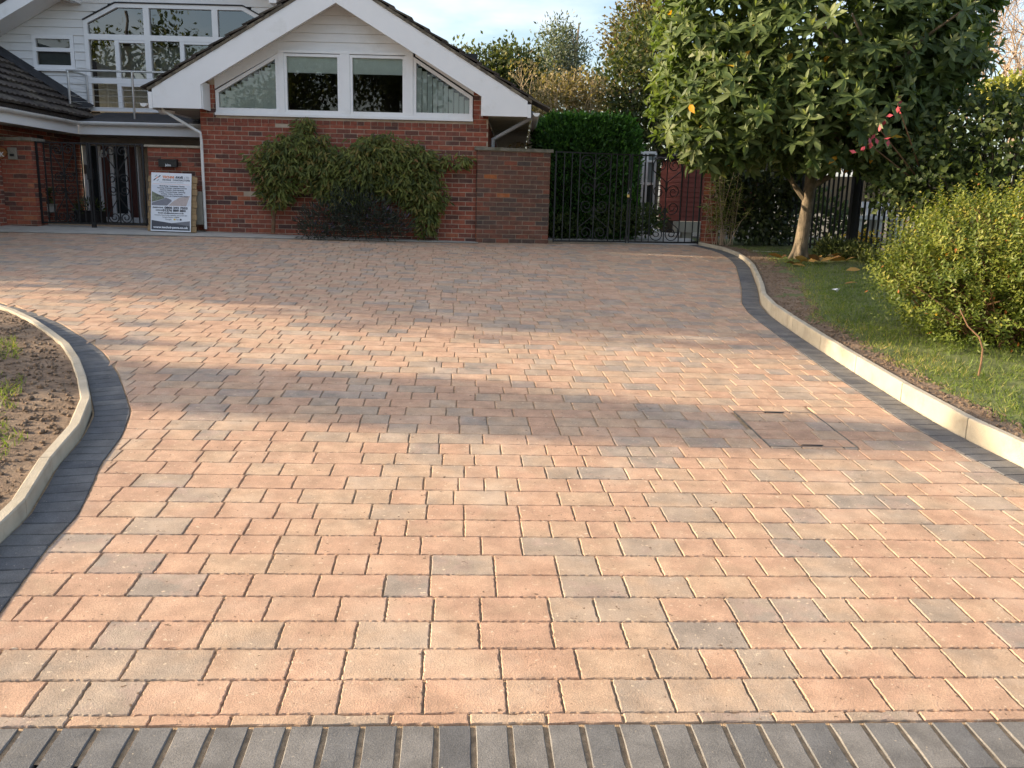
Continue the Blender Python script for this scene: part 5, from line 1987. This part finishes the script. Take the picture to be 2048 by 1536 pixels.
# --- fallen leaves under the tree
base_me = []
for k in range(36):
    if k < 26:
        x, y = at(random.uniform(1615, 1770), 0, 12.9).x, random.uniform(12.5, 13.5)
    else:
        x, y = random.uniform(3.6, 5.6), random.uniform(9.6, 13.6)
    z = lawn_z(x, y) + random.uniform(.02, .05)
    a = random.uniform(0, 6.28)
    Vv = leaf_verts(np.array([[0, 0, .01]]), np.array([[math.cos(a), math.sin(a), random.uniform(-.02, .55)]]), np.array([[random.gauss(0, .5), random.gauss(-.2, .5), 1]]), np.array([random.uniform(.17, .26)]), .42, T_LONG)
    me = leaf_mesh('fallen_leaf', Vv, np.array([random.random()]), T_LONG, L_FALLEN)
    o = link('fallen_leaf', me)
    o.location = (x, y, z)
    tag(o, 'curled brown fallen leaf lying on the grass beside the tree trunk' if k < 26 else 'single brown fallen leaf on the open lawn between kerb and shrub', 'leaf', 'fallen leaves by the trunk' if k < 26 else 'fallen leaves on the open lawn')
pc = gnd(1672, 585, .1)
m1 = MB()
vs_ = [(random.gauss(0, .035), random.gauss(0, .03), random.uniform(0, .05)) for _ in range(9)]
m1.add(vs_, [(0, 1, 2), (2, 3, 4), (4, 5, 6), (6, 7, 8), (0, 4, 8), (1, 5, 3), (2, 6, 7)])
o = m1.build('paper_scrap', PAPER)
o.location = (pc.x, pc.y, lawn_z(pc.x, pc.y) + .01)
tag(o, 'crumpled white scrap of paper on the lawn', 'litter')


def shrub_stems(parent, base, lobes, n, r, mat_, name='stem', curv=.15):
    m1 = MB()
    for _ in range(n):
        l = random.choice(lobes)
        dd = Vector(rand_dirs(1)[0])
        e = Vector(l[:3]) + Vector((dd.x * l[3], dd.y * l[4], abs(dd.z) * l[5])) * random.uniform(.6, .98)
        b = Vector(base) + Vector((random.gauss(0, .14), random.gauss(0, .12), 0))
        m = b.lerp(e, .45) + Vector((random.gauss(0, curv), random.gauss(0, curv), random.uniform(0, .1)))
        m1.tube([b, m, e], [r, r * .75, r * .4], 4, caps=False)
    return m1.build(name, mat_, parent)


# --- yellow-green shrub on the right
bz = G(4.3, 7.2) + .1
hy = empty('flowering_shrub', (4.35, 7.2, bz), 'bushy yellow green shrub with small orange berries on the right of the lawn', 'shrub')
hl_ = [(4.42, 7.3, 1.12, 1.18, 1.0, .62), (3.75, 7.2, .98, .68, .62, .45), (4.75, 6.9, 1.1, .95, .8, .6), (4.0, 7.3, 1.3, .75, .7, .42), (3.5, 7.4, 1.05, .42, .4, .26), (4.5, 7.3, .7, 1.1, .75, .38), (3.85, 7.0, .68, .5, .45, .25)]
shrub_stems(hy, (4.25, 7.2, bz), hl_, 330, .010, STEM)
m1 = MB()
g0 = gnd(1957, 752, .12)
m1.tube([g0, g0 + Vector((.012, .01, .10)), g0 + Vector((.02, .03, .19)), g0 + Vector((-.0, .06, .27)), g0 + Vector((-.06, .12, .34)), g0 + Vector((-.10, .18, .45))], [.007, .0065, .006, .0055, .005, .004], 6)
m1.build('stem', STEM, hy)
nsp = 6600
P, d = blob_points(hl_, nsp, .5)
k = (P[:, 2] > bz + .02) & (rng.random(nsp) < np.clip(.55 + (P[:, 2] - .65) * 1.1, .5, 1))
P, d = P[k], d[k]
Cc, Dd, Nn_, Ss, Tt = [], [], [], [], []
for p, o in zip(P, d):
    ax = unit(o * .55 + np.array([-.1, -.05, .8]) + rng.normal(size=3) * .3)
    L = rng.uniform(.10, .26)
    nl = int(L / .018)
    e1 = unit(np.cross(ax, [.3, .5, .2])); e2 = np.cross(ax, e1)
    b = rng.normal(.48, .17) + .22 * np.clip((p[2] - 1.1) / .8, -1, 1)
    for i in range(nl):
        t = i / nl
        an = i * 2.4
        Cc.append(p + ax * L * t)
        Dd.append((e1 * math.cos(an) + e2 * math.sin(an)) * .9 + ax * .55)
        Nn_.append(ax + rng.normal(size=3) * .2)
        Ss.append(rng.uniform(.034, .056) * (1.1 - .4 * t))
        Tt.append(np.clip(b + .15 * t + rng.normal(0, .09), 0, .95) if rng.random() > .006 else 1)
# a few upright shoots
for px, py, h in ((1886, 338, .32), (1970, 328, .36), (1990, 420, .3), (1780, 560, .2)):
    q = at(px, py, 7.25)
    for i in range(34):
        t = i / 34
        Cc.append(np.array([q.x + .015 * math.sin(6 * t), q.y, q.z - h * (1 - t)])); an = i * 2.4
        Dd.append(np.array([math.cos(an), math.sin(an), .5])); Nn_.append(np.array([0, 0, 1.])); Ss.append(.055 * (1.1 - .6 * t)); Tt.append(.6)
Cc, Dd, Nn_, Ss, Tt = map(np.array, (Cc, Dd, Nn_, Ss, Tt))
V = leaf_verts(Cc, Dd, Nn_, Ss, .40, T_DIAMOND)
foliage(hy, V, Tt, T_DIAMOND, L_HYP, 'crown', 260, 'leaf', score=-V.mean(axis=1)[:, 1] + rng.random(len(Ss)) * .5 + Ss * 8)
for _ in range(26):
    p, o = blob_points(hl_, 1, .97)
    q = p[0]
    if q[2] < .6: continue
    MB().add([tuple(q + np.array(v) * np.array([.011, .011, .015])) for v in IV], IF).build('berry', YELLOWFLOWER, hy)

# --- climber on the gable wall
cl = empty('wall_climber', (-3.95, 14.5, .96), 'evergreen climber with long drooping leaves trained on the brick gable wall', 'climbing plant')
m1 = MB()
p0 = at(546, 467, 14.5); p1 = at(548, 430, 14.5); p2 = at(558, 402, 14.48); p3 = at(600, 360, 14.45)
m1.tube([p0, p1, p2], [.035, .03, .026], 7)
m1.tube([p2, at(566, 385, 14.45), at(575, 340, 14.5), at(600, 270, 14.55)], [.024, .02, .016, .01], 6)
m1.tube([p2, at(580, 392, 14.45), at(640, 350, 14.45), at(720, 330, 14.45), at(860, 330, 14.5)], [.022, .02, .018, .014, .01], 6)
m1.tube([at(800, 470, 14.45), at(806, 430, 14.45), at(790, 380, 14.45)], [.014, .012, .01], 6)
m1.tube([at(845, 470, 14.45), at(838, 440, 14.45), at(850, 380, 14.45)], [.012, .01, .01], 6)
m1.build('stem', STEM, cl)


def px_lobe(px, py, Y, rx, rz, ry):
    p = at(px, py, Y)
    s = Y / F
    return (p.x, p.y, p.z, rx * s, ry, rz * s)


clobes = [px_lobe(565, 328, 14.44, 68, 55, .24), px_lobe(615, 305, 14.46, 60, 40, .22), px_lobe(609, 262, 14.54, 22, 30, .10), px_lobe(650, 345, 14.42, 50, 50, .24), px_lobe(735, 330, 14.38, 52, 55, .28), px_lobe(770, 318, 14.40, 62, 48, .26), px_lobe(745, 292, 14.46, 40, 22, .18), px_lobe(830, 325, 14.46, 55, 38, .22), px_lobe(795, 365, 14.42, 62, 36, .24), px_lobe(905, 322, 14.54, 42, 14, .12), px_lobe(852, 395, 14.46, 42, 52, .18), px_lobe(550, 385, 14.46, 36, 32, .17), px_lobe(690, 385, 14.42, 52, 38, .22), px_lobe(690, 335, 14.44, 36, 40, .2), px_lobe(850, 448, 14.48, 24, 22, .11)]
P, d = blob_points(clobes, 3700, .3)
k = (P[:, 1] < YF - .03)
P, d = P[k], d[k]
Cc, Dd, Nn_, Ss, Tt = [], [], [], [], []
for p, o in zip(P, d):
    b = rng.normal(.58, .24)
    for i in range(4):
        out = np.array([o[0] * .6 + rng.normal(0, .45), -abs(rng.normal(.45, .3)), -.55 + rng.normal(0, .35)])
        Cc.append(p + rng.normal(size=3) * .025); Dd.append(out); Nn_.append(np.array([0, -1, .6]) + rng.normal(size=3) * .35)
        Ss.append(rng.uniform(.075, .145)); Tt.append(np.clip(b + rng.normal(0, .13), 0, .93) if rng.random() > .012 else 1)
Cc, Dd, Nn_, Ss, Tt = map(np.array, (Cc, Dd, Nn_, Ss, Tt))
V = leaf_verts(Cc, Dd, Nn_, Ss, .24, T_LONG)
V[:, :, 1] = np.minimum(V[:, :, 1], YF - .012)
foliage(cl, V, Tt, T_LONG, L_CLIMB, 'foliage', 300, 'leaf', score=-V.mean(axis=1)[:, 1] + Ss * 2 + rng.random(len(Ss)) * .12)

# --- dark low shrub at the foot of the climber
dk = empty('lavender_bush', (-2.9, 14.15, .94), 'low dark green bush at the foot of the wall climber', 'shrub')
dl = [px_lobe(660, 440, 14.2, 68, 36, .3), px_lobe(730, 435, 14.15, 70, 45, .3), px_lobe(700, 400, 14.25, 45, 30, .2), px_lobe(780, 450, 14.2, 48, 28, .22), px_lobe(630, 462, 14.1, 40, 16, .2)]
P, d = blob_points(dl, 3200, .3)
k = (P[:, 2] > .93) & (P[:, 1] < YF - .05)
P, d = P[k], d[k]
n = len(P)
V = leaf_verts(P, unit(d * .7 + np.array([0, -.2, .5]) + rng.normal(size=(n, 3)) * .4), rand_dirs(n), rng.uniform(.06, .13, n), .16, T_DIAMOND)
link('foliage', leaf_mesh('foliage', V, tones(n, .5, .3), T_DIAMOND, L_DARK), dk, 'stuff')

# --- clipped conifer hedge behind the garden gate
ch = empty('conifer_hedge', (1.35, 17.6, 1.0), 'tall clipped green conifer hedge behind the garden gate', 'hedge')
c0, c1 = at(1070, 300, 16.5).x, at(1284, 300, 16.5).x
zt_ = at(1180, 229, 16.5).z
cxm, hw = (c0 + c1) / 2, (c1 - c0) / 2
n = 21000
uu = rng.uniform(-1, 1, n); vv = rng.uniform(0, 1, n); ww = rng.uniform(-1, 1, n)
face = rng.choice(4, n, p=[.55, .2, .15, .10])
X = np.where(face == 2, hw * np.sign(uu + 1e-9) * rng.uniform(.86, 1, n), uu * hw)
Yy = np.where(face == 0, 16.5 + rng.uniform(0, .12, n), 16.5 + rng.uniform(0, 1.6, n))
Z = np.where(face == 1, zt_ - rng.uniform(0, .12, n), .95 + vv * (zt_ - .95))
rr = np.clip((np.abs(X) - hw * .62) / (hw * .38), 0, 1); rt = np.clip((Z - (zt_ - .5)) / .5, 0, 1)
Z = Z - .28 * (rr ** 2) * rt; Yy = Yy + .25 * rr ** 2 + .22 * rt ** 2
ex_ = rng.choice(n, 4200)
Z[ex_] = zt_ - rng.uniform(.06, .75, 4200); Yy[ex_] = 16.62 + rng.uniform(0, .45, 4200); X[ex_] = rng.uniform(-.8, .8, 4200) * hw
P = np.stack([X + cxm, Yy, Z], 1) + rng.normal(size=(n, 3)) * .03
D = unit(np.stack([X * .3, np.full(n, -.6), np.full(n, .55)], 1) + rng.normal(size=(n, 3)) * .45)
V = leaf_verts(P, D, rand_dirs(n), rng.uniform(.06, .14, n), .36, T_DIAMOND)
link('foliage', leaf_mesh('foliage', V, tones(n, .5, .3), T_DIAMOND, L_CONIFER), ch, 'stuff')
# dense dead wood inside, which stops the view
m1 = MB()
for _ in range(260):
    x = cxm + random.uniform(-.82, .82) * hw
    y = 16.85 + random.uniform(0, 1.0)
    m1.tube([(x, y, .9), (x + random.gauss(0, .1), y, 1.8), (x + random.gauss(0, .08), y, zt_ - .3)], [.06, .06, .05], 4)
m1.build('branches', BARKDARK, ch)


def leafy(name, label, cat, base, lobes, nleaf, size, wr, mat_, trunk=None, mu=.45, sd=.22, shell=.35, tmpl=T_DIAMOND, stems=None, stem_mat=BARKDARK, updir=.25, cluster=0, group=None, zmin=None):
    root = empty(name, base, label, cat, group)
    if trunk:
        r, top = trunk
        m1 = MB()
        b = Vector(base)
        e = Vector(top)
        m1.tube([b - Vector((0, 0, .2)), b.lerp(e, .35) + Vector((random.gauss(0, .1), 0, 0)), b.lerp(e, .7) + Vector((random.gauss(0, .15), random.gauss(0, .1), 0)), e], [r * 1.25, r, r * .7, r * .25], 8)
        m1.build('trunk', stem_mat, root, True)
        m1 = MB()
        for l in lobes:
            for _ in range(3):
                t = random.uniform(.3, .9)
                s_ = b.lerp(e, t)
                dd = Vector(rand_dirs(1)[0])
                q = Vector(l[:3]) + Vector((dd.x * l[3], dd.y * l[4], dd.z * l[5])) * .75
                m1.tube([s_, s_.lerp(q, .5) + Vector((0, 0, .1)), q], [r * .35, r * .22, r * .08], 5, caps=False)
        m1.build('limb', stem_mat, root)
    if stems:
        shrub_stems(root, base, lobes, stems[0], stems[1], stem_mat)
    if cluster:
        nc = nleaf // cluster
        P, d = blob_points(lobes, nc, shell)
        bt = rng.normal(0, .16, nc)
        P = np.repeat(P, cluster, 0) + rng.normal(size=(nc * cluster, 3)) * size * 1.3
        d = np.repeat(d, cluster, 0)
        tb = np.repeat(bt, cluster)
    else:
        P, d = blob_points(lobes, nleaf, shell)
        tb = 0
    n = len(P)
    T0 = np.clip(rng.normal(mu, sd, n) + tb, 0, 1)
    if zmin is not None:
        k = P[:, 2] > zmin
        P, d, T0 = P[k], d[k], T0[k]
        n = len(P)
    V = leaf_verts(P, unit(d * .6 + np.array([0, 0, updir]) + rng.normal(size=(n, 3)) * .55), unit(d + rng.normal(size=(n, 3)) * .6), size * rng.uniform(.7, 1.25, n), wr, tmpl)
    link('crown' if trunk else 'foliage', leaf_mesh(name + '_leaves', V, T0, tmpl, mat_), root, 'stuff')
    return root


# --- leafy hedge over the fence on the right
hg = [px_lobe(1830, 330, 12.2, 95, 75, .7), px_lobe(1950, 290, 12.0, 140, 95, .8), px_lobe(1880, 390, 11.8, 110, 60, .6), px_lobe(2060, 330, 11.5, 120, 160, .8), px_lobe(1770, 330, 12.6, 40, 45, .5), px_lobe(2000, 230, 12.2, 90, 50, .6), px_lobe(1790, 385, 12.2, 50, 40, .5), (8.6, 11.2, 2.4, .9, .8, 1.1), (9.8, 10.6, 2.3, .9, .8, 1.1), (9.0, 10.8, 1.3, 1.3, .7, .7), (11.0, 10.0, 2.0, 1.0, .8, 1.3)]
leafy('beech_hedge', 'dense dark green broad leaved hedge growing over the railing fence', 'hedge', (6.6, 12.0, 1.0), hg, 14500, .105, .62, L_HEDGE, None, .45, .22, .45, T_DIAMOND, (60, .02), BARKDARK, .0, 0)
# red leaves between tree and hedge
rl = empty('red_leaved_shrub', (5.9, 13.0, 1.0), 'sprig of red leaves between the loquat tree and the dark hedge', 'shrub')
q = [at(1762, 262, 11.3), at(1795, 208, 11.3), at(1738, 288, 11.3)]
P = np.concatenate([np.array([[p.x, p.y, p.z]]) + rng.normal(size=(6, 3)) * np.array([.05, .05, .06]) for p in q])
link('foliage', leaf_mesh('foliage', leaf_verts(P, rand_dirs(len(P)), rand_dirs(len(P)), np.full(len(P), .09), .6, T_DIAMOND), rng.random(len(P)), T_DIAMOND, REDFLOWER), rl)
m1 = MB()
for p in q: m1.tube([(5.9, 13.0, 1.0), (5.7, 12.2, 1.9), tuple(p)], [.02, .014, .006], 5)
m1.build('stem', STEM, rl)

# --- ivy-grown trellis between garden gate and fence
iv = empty('ivy_trellis', (4.0, 15.6, .95), 'dark ivy covered trellis between the garden gate pier and the railing fence', 'trellis')
for k in range(8):
    x = 3.55 + k * .17
    MB().box((x, 15.72, .8), (x + .022, 15.735, 2.3)).build('slat', BARKDARK, iv)
for k in range(8):
    MB().box((3.5, 15.705, .95 + k * .18), (4.95, 15.719, .97 + k * .18)).build('slat', BARKDARK, iv)
il = [px_lobe(1490, 400, 15.5, 60, 75, .2), px_lobe(1550, 400, 15.5, 50, 80, .2), px_lobe(1530, 460, 15.4, 70, 35, .2), px_lobe(1470, 360, 15.5, 45, 45, .2), px_lobe(1590, 370, 15.6, 40, 60, .25)]
P, d = blob_points(il, 4200, .2)
n = len(P)
V = leaf_verts(P, unit(np.array([0, -.3, -.5]) + rng.normal(size=(n, 3)) * .6), unit(np.array([0, -1, .3]) + rng.normal(size=(n, 3)) * .5), rng.uniform(.05, .11, n), .7, T_DIAMOND)
link('ivy', leaf_mesh('ivy', V, tones(n, .4, .25), T_DIAMOND, L_IVY), iv, 'stuff')

# --- thin bamboo in front of the right-hand gate pier
bmz = G(3.6, 15.3) + .08
bm = empty('bamboo', (3.62, 15.35, bmz), 'thin yellowish bamboo beside the right brick gate pier', 'bamboo')
Cc, Dd, Ss = [], [], []
for _ in range(26):
    b = Vector((3.62 + random.gauss(0, .12), 15.33 + random.gauss(0, .05), bmz - .05))
    e = b + Vector((random.gauss(0, .22), random.gauss(-.1, .12), random.uniform(.6, 1.45)))
    MB().tube([b, b.lerp(e, .5) + Vector((0, 0, .08)), e], [.006, .005, .003], 4).build('cane', PALETWIG, bm)
    for i in range(34):
        t = random.uniform(.2, 1)
        Cc.append(tuple(b.lerp(e, t) + Vector((0, 0, .08 * (1 - abs(2 * t - 1)))))); Dd.append((random.gauss(0, .7), random.gauss(-.1, .6), random.gauss(.05, .45))); Ss.append(random.uniform(.07, .14))
Cc, Dd, Ss = map(np.array, (Cc, Dd, Ss))
link('foliage', leaf_mesh('foliage', leaf_verts(Cc, Dd, rand_dirs(len(Cc)), Ss, .15, T_DIAMOND), tones(len(Cc), .55, .25), T_DIAMOND, L_BAMBOO), bm, 'stuff')

# --- low plants at the foot of the fence
leafy('low_shrub', 'low green shrub at the foot of the railing fence right of the trunk', 'shrub', (5.45, 13.8, .85), [px_lobe(1665, 500, 13.7, 35, 24, .3), px_lobe(1705, 505, 13.6, 40, 20, .3), px_lobe(1740, 520, 13.2, 25, 16, .25)], 2600, .075, .3, L_HOLLY, None, .5, .22, .2, T_DIAMOND, None, STEM, .6)
leafy('undergrowth_shrub', 'leafy green shrub behind the bars of the garden gate', 'shrub', (2.2, 16.6, .9), [px_lobe(1225, 440, 16.35, 60, 30, .15), px_lobe(1290, 440, 16.6, 45, 32, .3), px_lobe(1130, 450, 16.3, 35, 25, .15)], 1500, .09, .5, L_HEDGE, None, .5, .2, .2, T_DIAMOND, None, STEM, .4)

# --- trees behind the house and the garden
leafy('holly_tree', 'dense dark green tree right behind the house roof', 'tree', (-1.0, 27, 1.0), [px_lobe(915, 128, 27, 34, 28, .8), px_lobe(985, 160, 27, 65, 55, 1.0), px_lobe(1030, 140, 27, 50, 42, 1.0), px_lobe(1005, 115, 27, 26, 24, .6), px_lobe(1050, 200, 27, 50, 55, .9), px_lobe(960, 200, 27, 60, 45, 1.0)],
      9500, .14, .55, L_HOLLY, (.16, (-.5, 27, 4.6)), .55, .25, .4, T_DIAMOND, None, BARKDARK, .2, 6)
leafy('eucalyptus_tree', 'tall sparse grey green tree between the roof and the loquat', 'tree', (2.0, 33, 1.0), [px_lobe(1115, 100, 33, 40, 48, 1.0), px_lobe(1105, 150, 33, 55, 45, 1.0), px_lobe(1130, 75, 33, 22, 32, .6), px_lobe(1150, 120, 33, 30, 30, .8), px_lobe(1090, 180, 33, 60, 35, 1)],
      8000, .14, .4, L_GREY, (.12, (2.1, 33, 8.0)), .5, .25, .3, T_DIAMOND, None, PALETWIG, .3, 8)
tw = empty('twiggy_bush', (1.6, 23, 1.0), 'golden brown twiggy bush catching the sun behind the clipped hedge', 'bush')
m1 = MB(); tips = []
for _ in range(9):
    branch(m1, (1.4 + random.gauss(0, .8), 23 + random.gauss(0, .3), 1.0), (random.gauss(.1, .4), random.gauss(0, .2), 1), 1.7, .05, 4, tips, .75, 4, .12, 3, .68, .2)
m1.build('branches', TWIG, tw)
P = np.array([tuple(t[0]) for t in tips])
P = np.repeat(P, 4, 0) + rng.normal(size=(len(P) * 4, 3)) * .14
n = len(P)
link('foliage', leaf_mesh('foliage', leaf_verts(P, rand_dirs(n), rand_dirs(n), rng.uniform(.07, .14, n), .5, T_DIAMOND), tones(n, .5, .25), T_DIAMOND, L_BROWN), tw, 'stuff')
leafy('autumn_bush', 'loose brown leaved bush beside the clipped hedge top', 'bush', (1.0, 21, 1.0), [px_lobe(1125, 200, 21, 70, 50, .6), px_lobe(1170, 190, 21, 45, 48, .6), px_lobe(1060, 255, 21, 30, 35, .4)], 2400, .11, .45, L_BROWN, None, .5, .25, .2, T_DIAMOND, (70, .012), TWIG, .2)
leafy('evergreen_tree', 'broad dark evergreen tree behind the hedge and the red shed', 'tree', (3.9, 22, 1.0), [px_lobe(1260, 200, 22, 80, 80, 1.0), px_lobe(1300, 120, 22, 70, 90, 1.0), px_lobe(1330, 270, 22, 90, 80, 1.0), px_lobe(1240, 270, 22, 60, 60, 1.0), px_lobe(1420, 330, 22, 90, 80, 1.0), px_lobe(1230, 190, 22, 45, 30, .6), px_lobe(1500, 300, 22, 90, 110, 1)],
      13000, .14, .5, L_HOLLY, (.2, (4.0, 22, 5.2)), .42, .25, .45, T_DIAMOND, None, BARKDARK, .2, 6)
leafy('copper_tree', 'tall thin copper leaved tree behind the loquat crown', 'tree', (4.0, 26, 1.0), [px_lobe(1290, 60, 26, 75, 60, .8), px_lobe(1240, 90, 26, 40, 35, .6), px_lobe(1340, 20, 26, 60, 60, .8), px_lobe(1310, -30, 26, 60, 50, .8), px_lobe(1275, 120, 26, 50, 40, .7)],
      7000, .13, .5, L_PLUM, (.14, (4.3, 26, 8.2)), .5, .25, .3, T_DIAMOND, None, BARKDARK, .2, 6)
leafy('background_shrub', 'dark shrub mass behind the railing fence and hedge', 'shrub', (8.5, 20.5, 1.0), [px_lobe(1560, 330, 20.5, 70, 60, .6), px_lobe(1860, 330, 20, 130, 80, .8), px_lobe(1660, 270, 20.5, 120, 70, .8), px_lobe(1640, 440, 17.6, 60, 60, .4), px_lobe(1600, 400, 17.8, 40, 70, .4), px_lobe(1720, 445, 18.2, 60, 35, .4)], 5200, .16, .55, L_HEDGE, None, .4, .2, .3)
leafy('golden_hedge', 'sunlit yellow green hedge beyond the dark hedge at the right edge', 'hedge', (12.5, 22, 1.0), [px_lobe(2030, 185, 22, 70, 32, .8), px_lobe(1975, 200, 22, 30, 25, .6)], 1500, .16, .6, L_YHEDGE, None, .5, .25, .3)
bt = empty('bare_tree', (15.6, 28, 1.0), 'pale bare branched tree at the right edge of the sky', 'tree')
m1 = MB(); tips = []
m1.tube([(15.6, 28, .8), (15.5, 28, 3.0), (15.6, 28, 4.2)], [.2, .16, .13], 8)
for a in range(9):
    branch(m1, (15.6, 28, 2.6 + a * .22), (random.gauss(-.45, .5), random.gauss(0, .3), .8), 1.9, .085, 5, tips, .7, 4, .08, 3, .72, .16)
m1.build('trunk', PALETWIG, bt)
leafy('oak_tree', 'leafy tree top showing left of the house roof', 'tree', (-15.2, 27, 1.0), [px_lobe(10, 12, 27, 45, 34, .8), px_lobe(-60, 20, 27, 80, 60, 1), px_lobe(20, -60, 27, 70, 60, 1)], 5000, .15, .6, L_YHEDGE, (.22, (-15.5, 27, 7.5)), .35, .3, .3, T_DIAMOND, None, BARKDARK, .2, 6)

# trees on the left of the drive that throw the long soft shadows, and across the road (mirrored in the windows)
SH = [((-18.5, 11.6, 0.8), [(-18.5, 9.7, 7.4, 1.8, 1.25, 1.5), (-18.4, 10.6, 6.4, 1.9, 1.1, 1.5), (-18.8, 12.0, 7.0, 2.2, 1.3, 2.2), (-18.5, 14.0, 6.6, 2.0, 1.2, 2.3), (-18.3, 12.0, 8.7, 2.0, 2.0, .9),
                             (-18.0, 11.9, 4.6, 1.6, .55, .7), (-18.0, 14.6, 4.4, 1.6, .8, 1.0), (-18.0, 9.6, 9.0, 1.4, 1.0, .7)], 15000, 7.5),
      ((-18.0, 6.3, 0.5), [(-18.0, 6.16, 6.15, 0.9, 0.40, .78), (-18.1, 6.28, 5.6, .6, .24, .5), (-17.9, 6.02, 6.95, .6, .22, .65), (-18.1, 6.68, 6.1, .3, .06, .6), (-17.9, 5.68, 6.6, .3, .06, .6), (-18.0, 7.35, 5.4, .3, .10, .35), (-18.0, 7.1, 5.2, .3, .05, .5)], 4990, 7.0)]
for (b, lo, nl, th) in SH:
    leafy('shade_tree', 'tall broad tree on the left of the drive throwing shade over the paving' if nl > 5000 else 'slender tree on the left of the drive throwing one shadow band over the paving', 'tree', b, lo, nl, .26 if nl > 5000 else .13, .6, L_HEDGE, (.2 if nl > 5000 else .07, (b[0], b[1], th)), .45, .2, .2, T_DIAMOND, None, BARKDARK, .2, 6 if nl > 5000 else 0)
RT_ = [((-24, -21, 0), 'tall leafy tree across the road, leftmost of four', 12.5), ((-12.5, -20, 0), 'tall leafy tree across the road, second from the left of four', 11.5), ((-7.0, -22, 0), 'tall leafy tree across the road, third from the left of four', 12.0), ((3, -21, 0), 'tall leafy tree across the road, rightmost of four', 10.0)]
for (b, lab, h) in RT_:
    lo = [(b[0] + random.uniform(-2.6, 2.6), b[1] + random.uniform(-1, 1), h * random.uniform(.38, .92), random.uniform(1.2, 2.2), 1.5, random.uniform(1.0, 1.7)) for _ in range(9)]
    leafy('roadside_tree', lab, 'tree', b, lo, 4200, .3, .6, L_HOLLY, (.25, (b[0], b[1], h)), .5, .2, .3, T_CARD, None, BARKDARK, .2, 6, 'trees across the road')
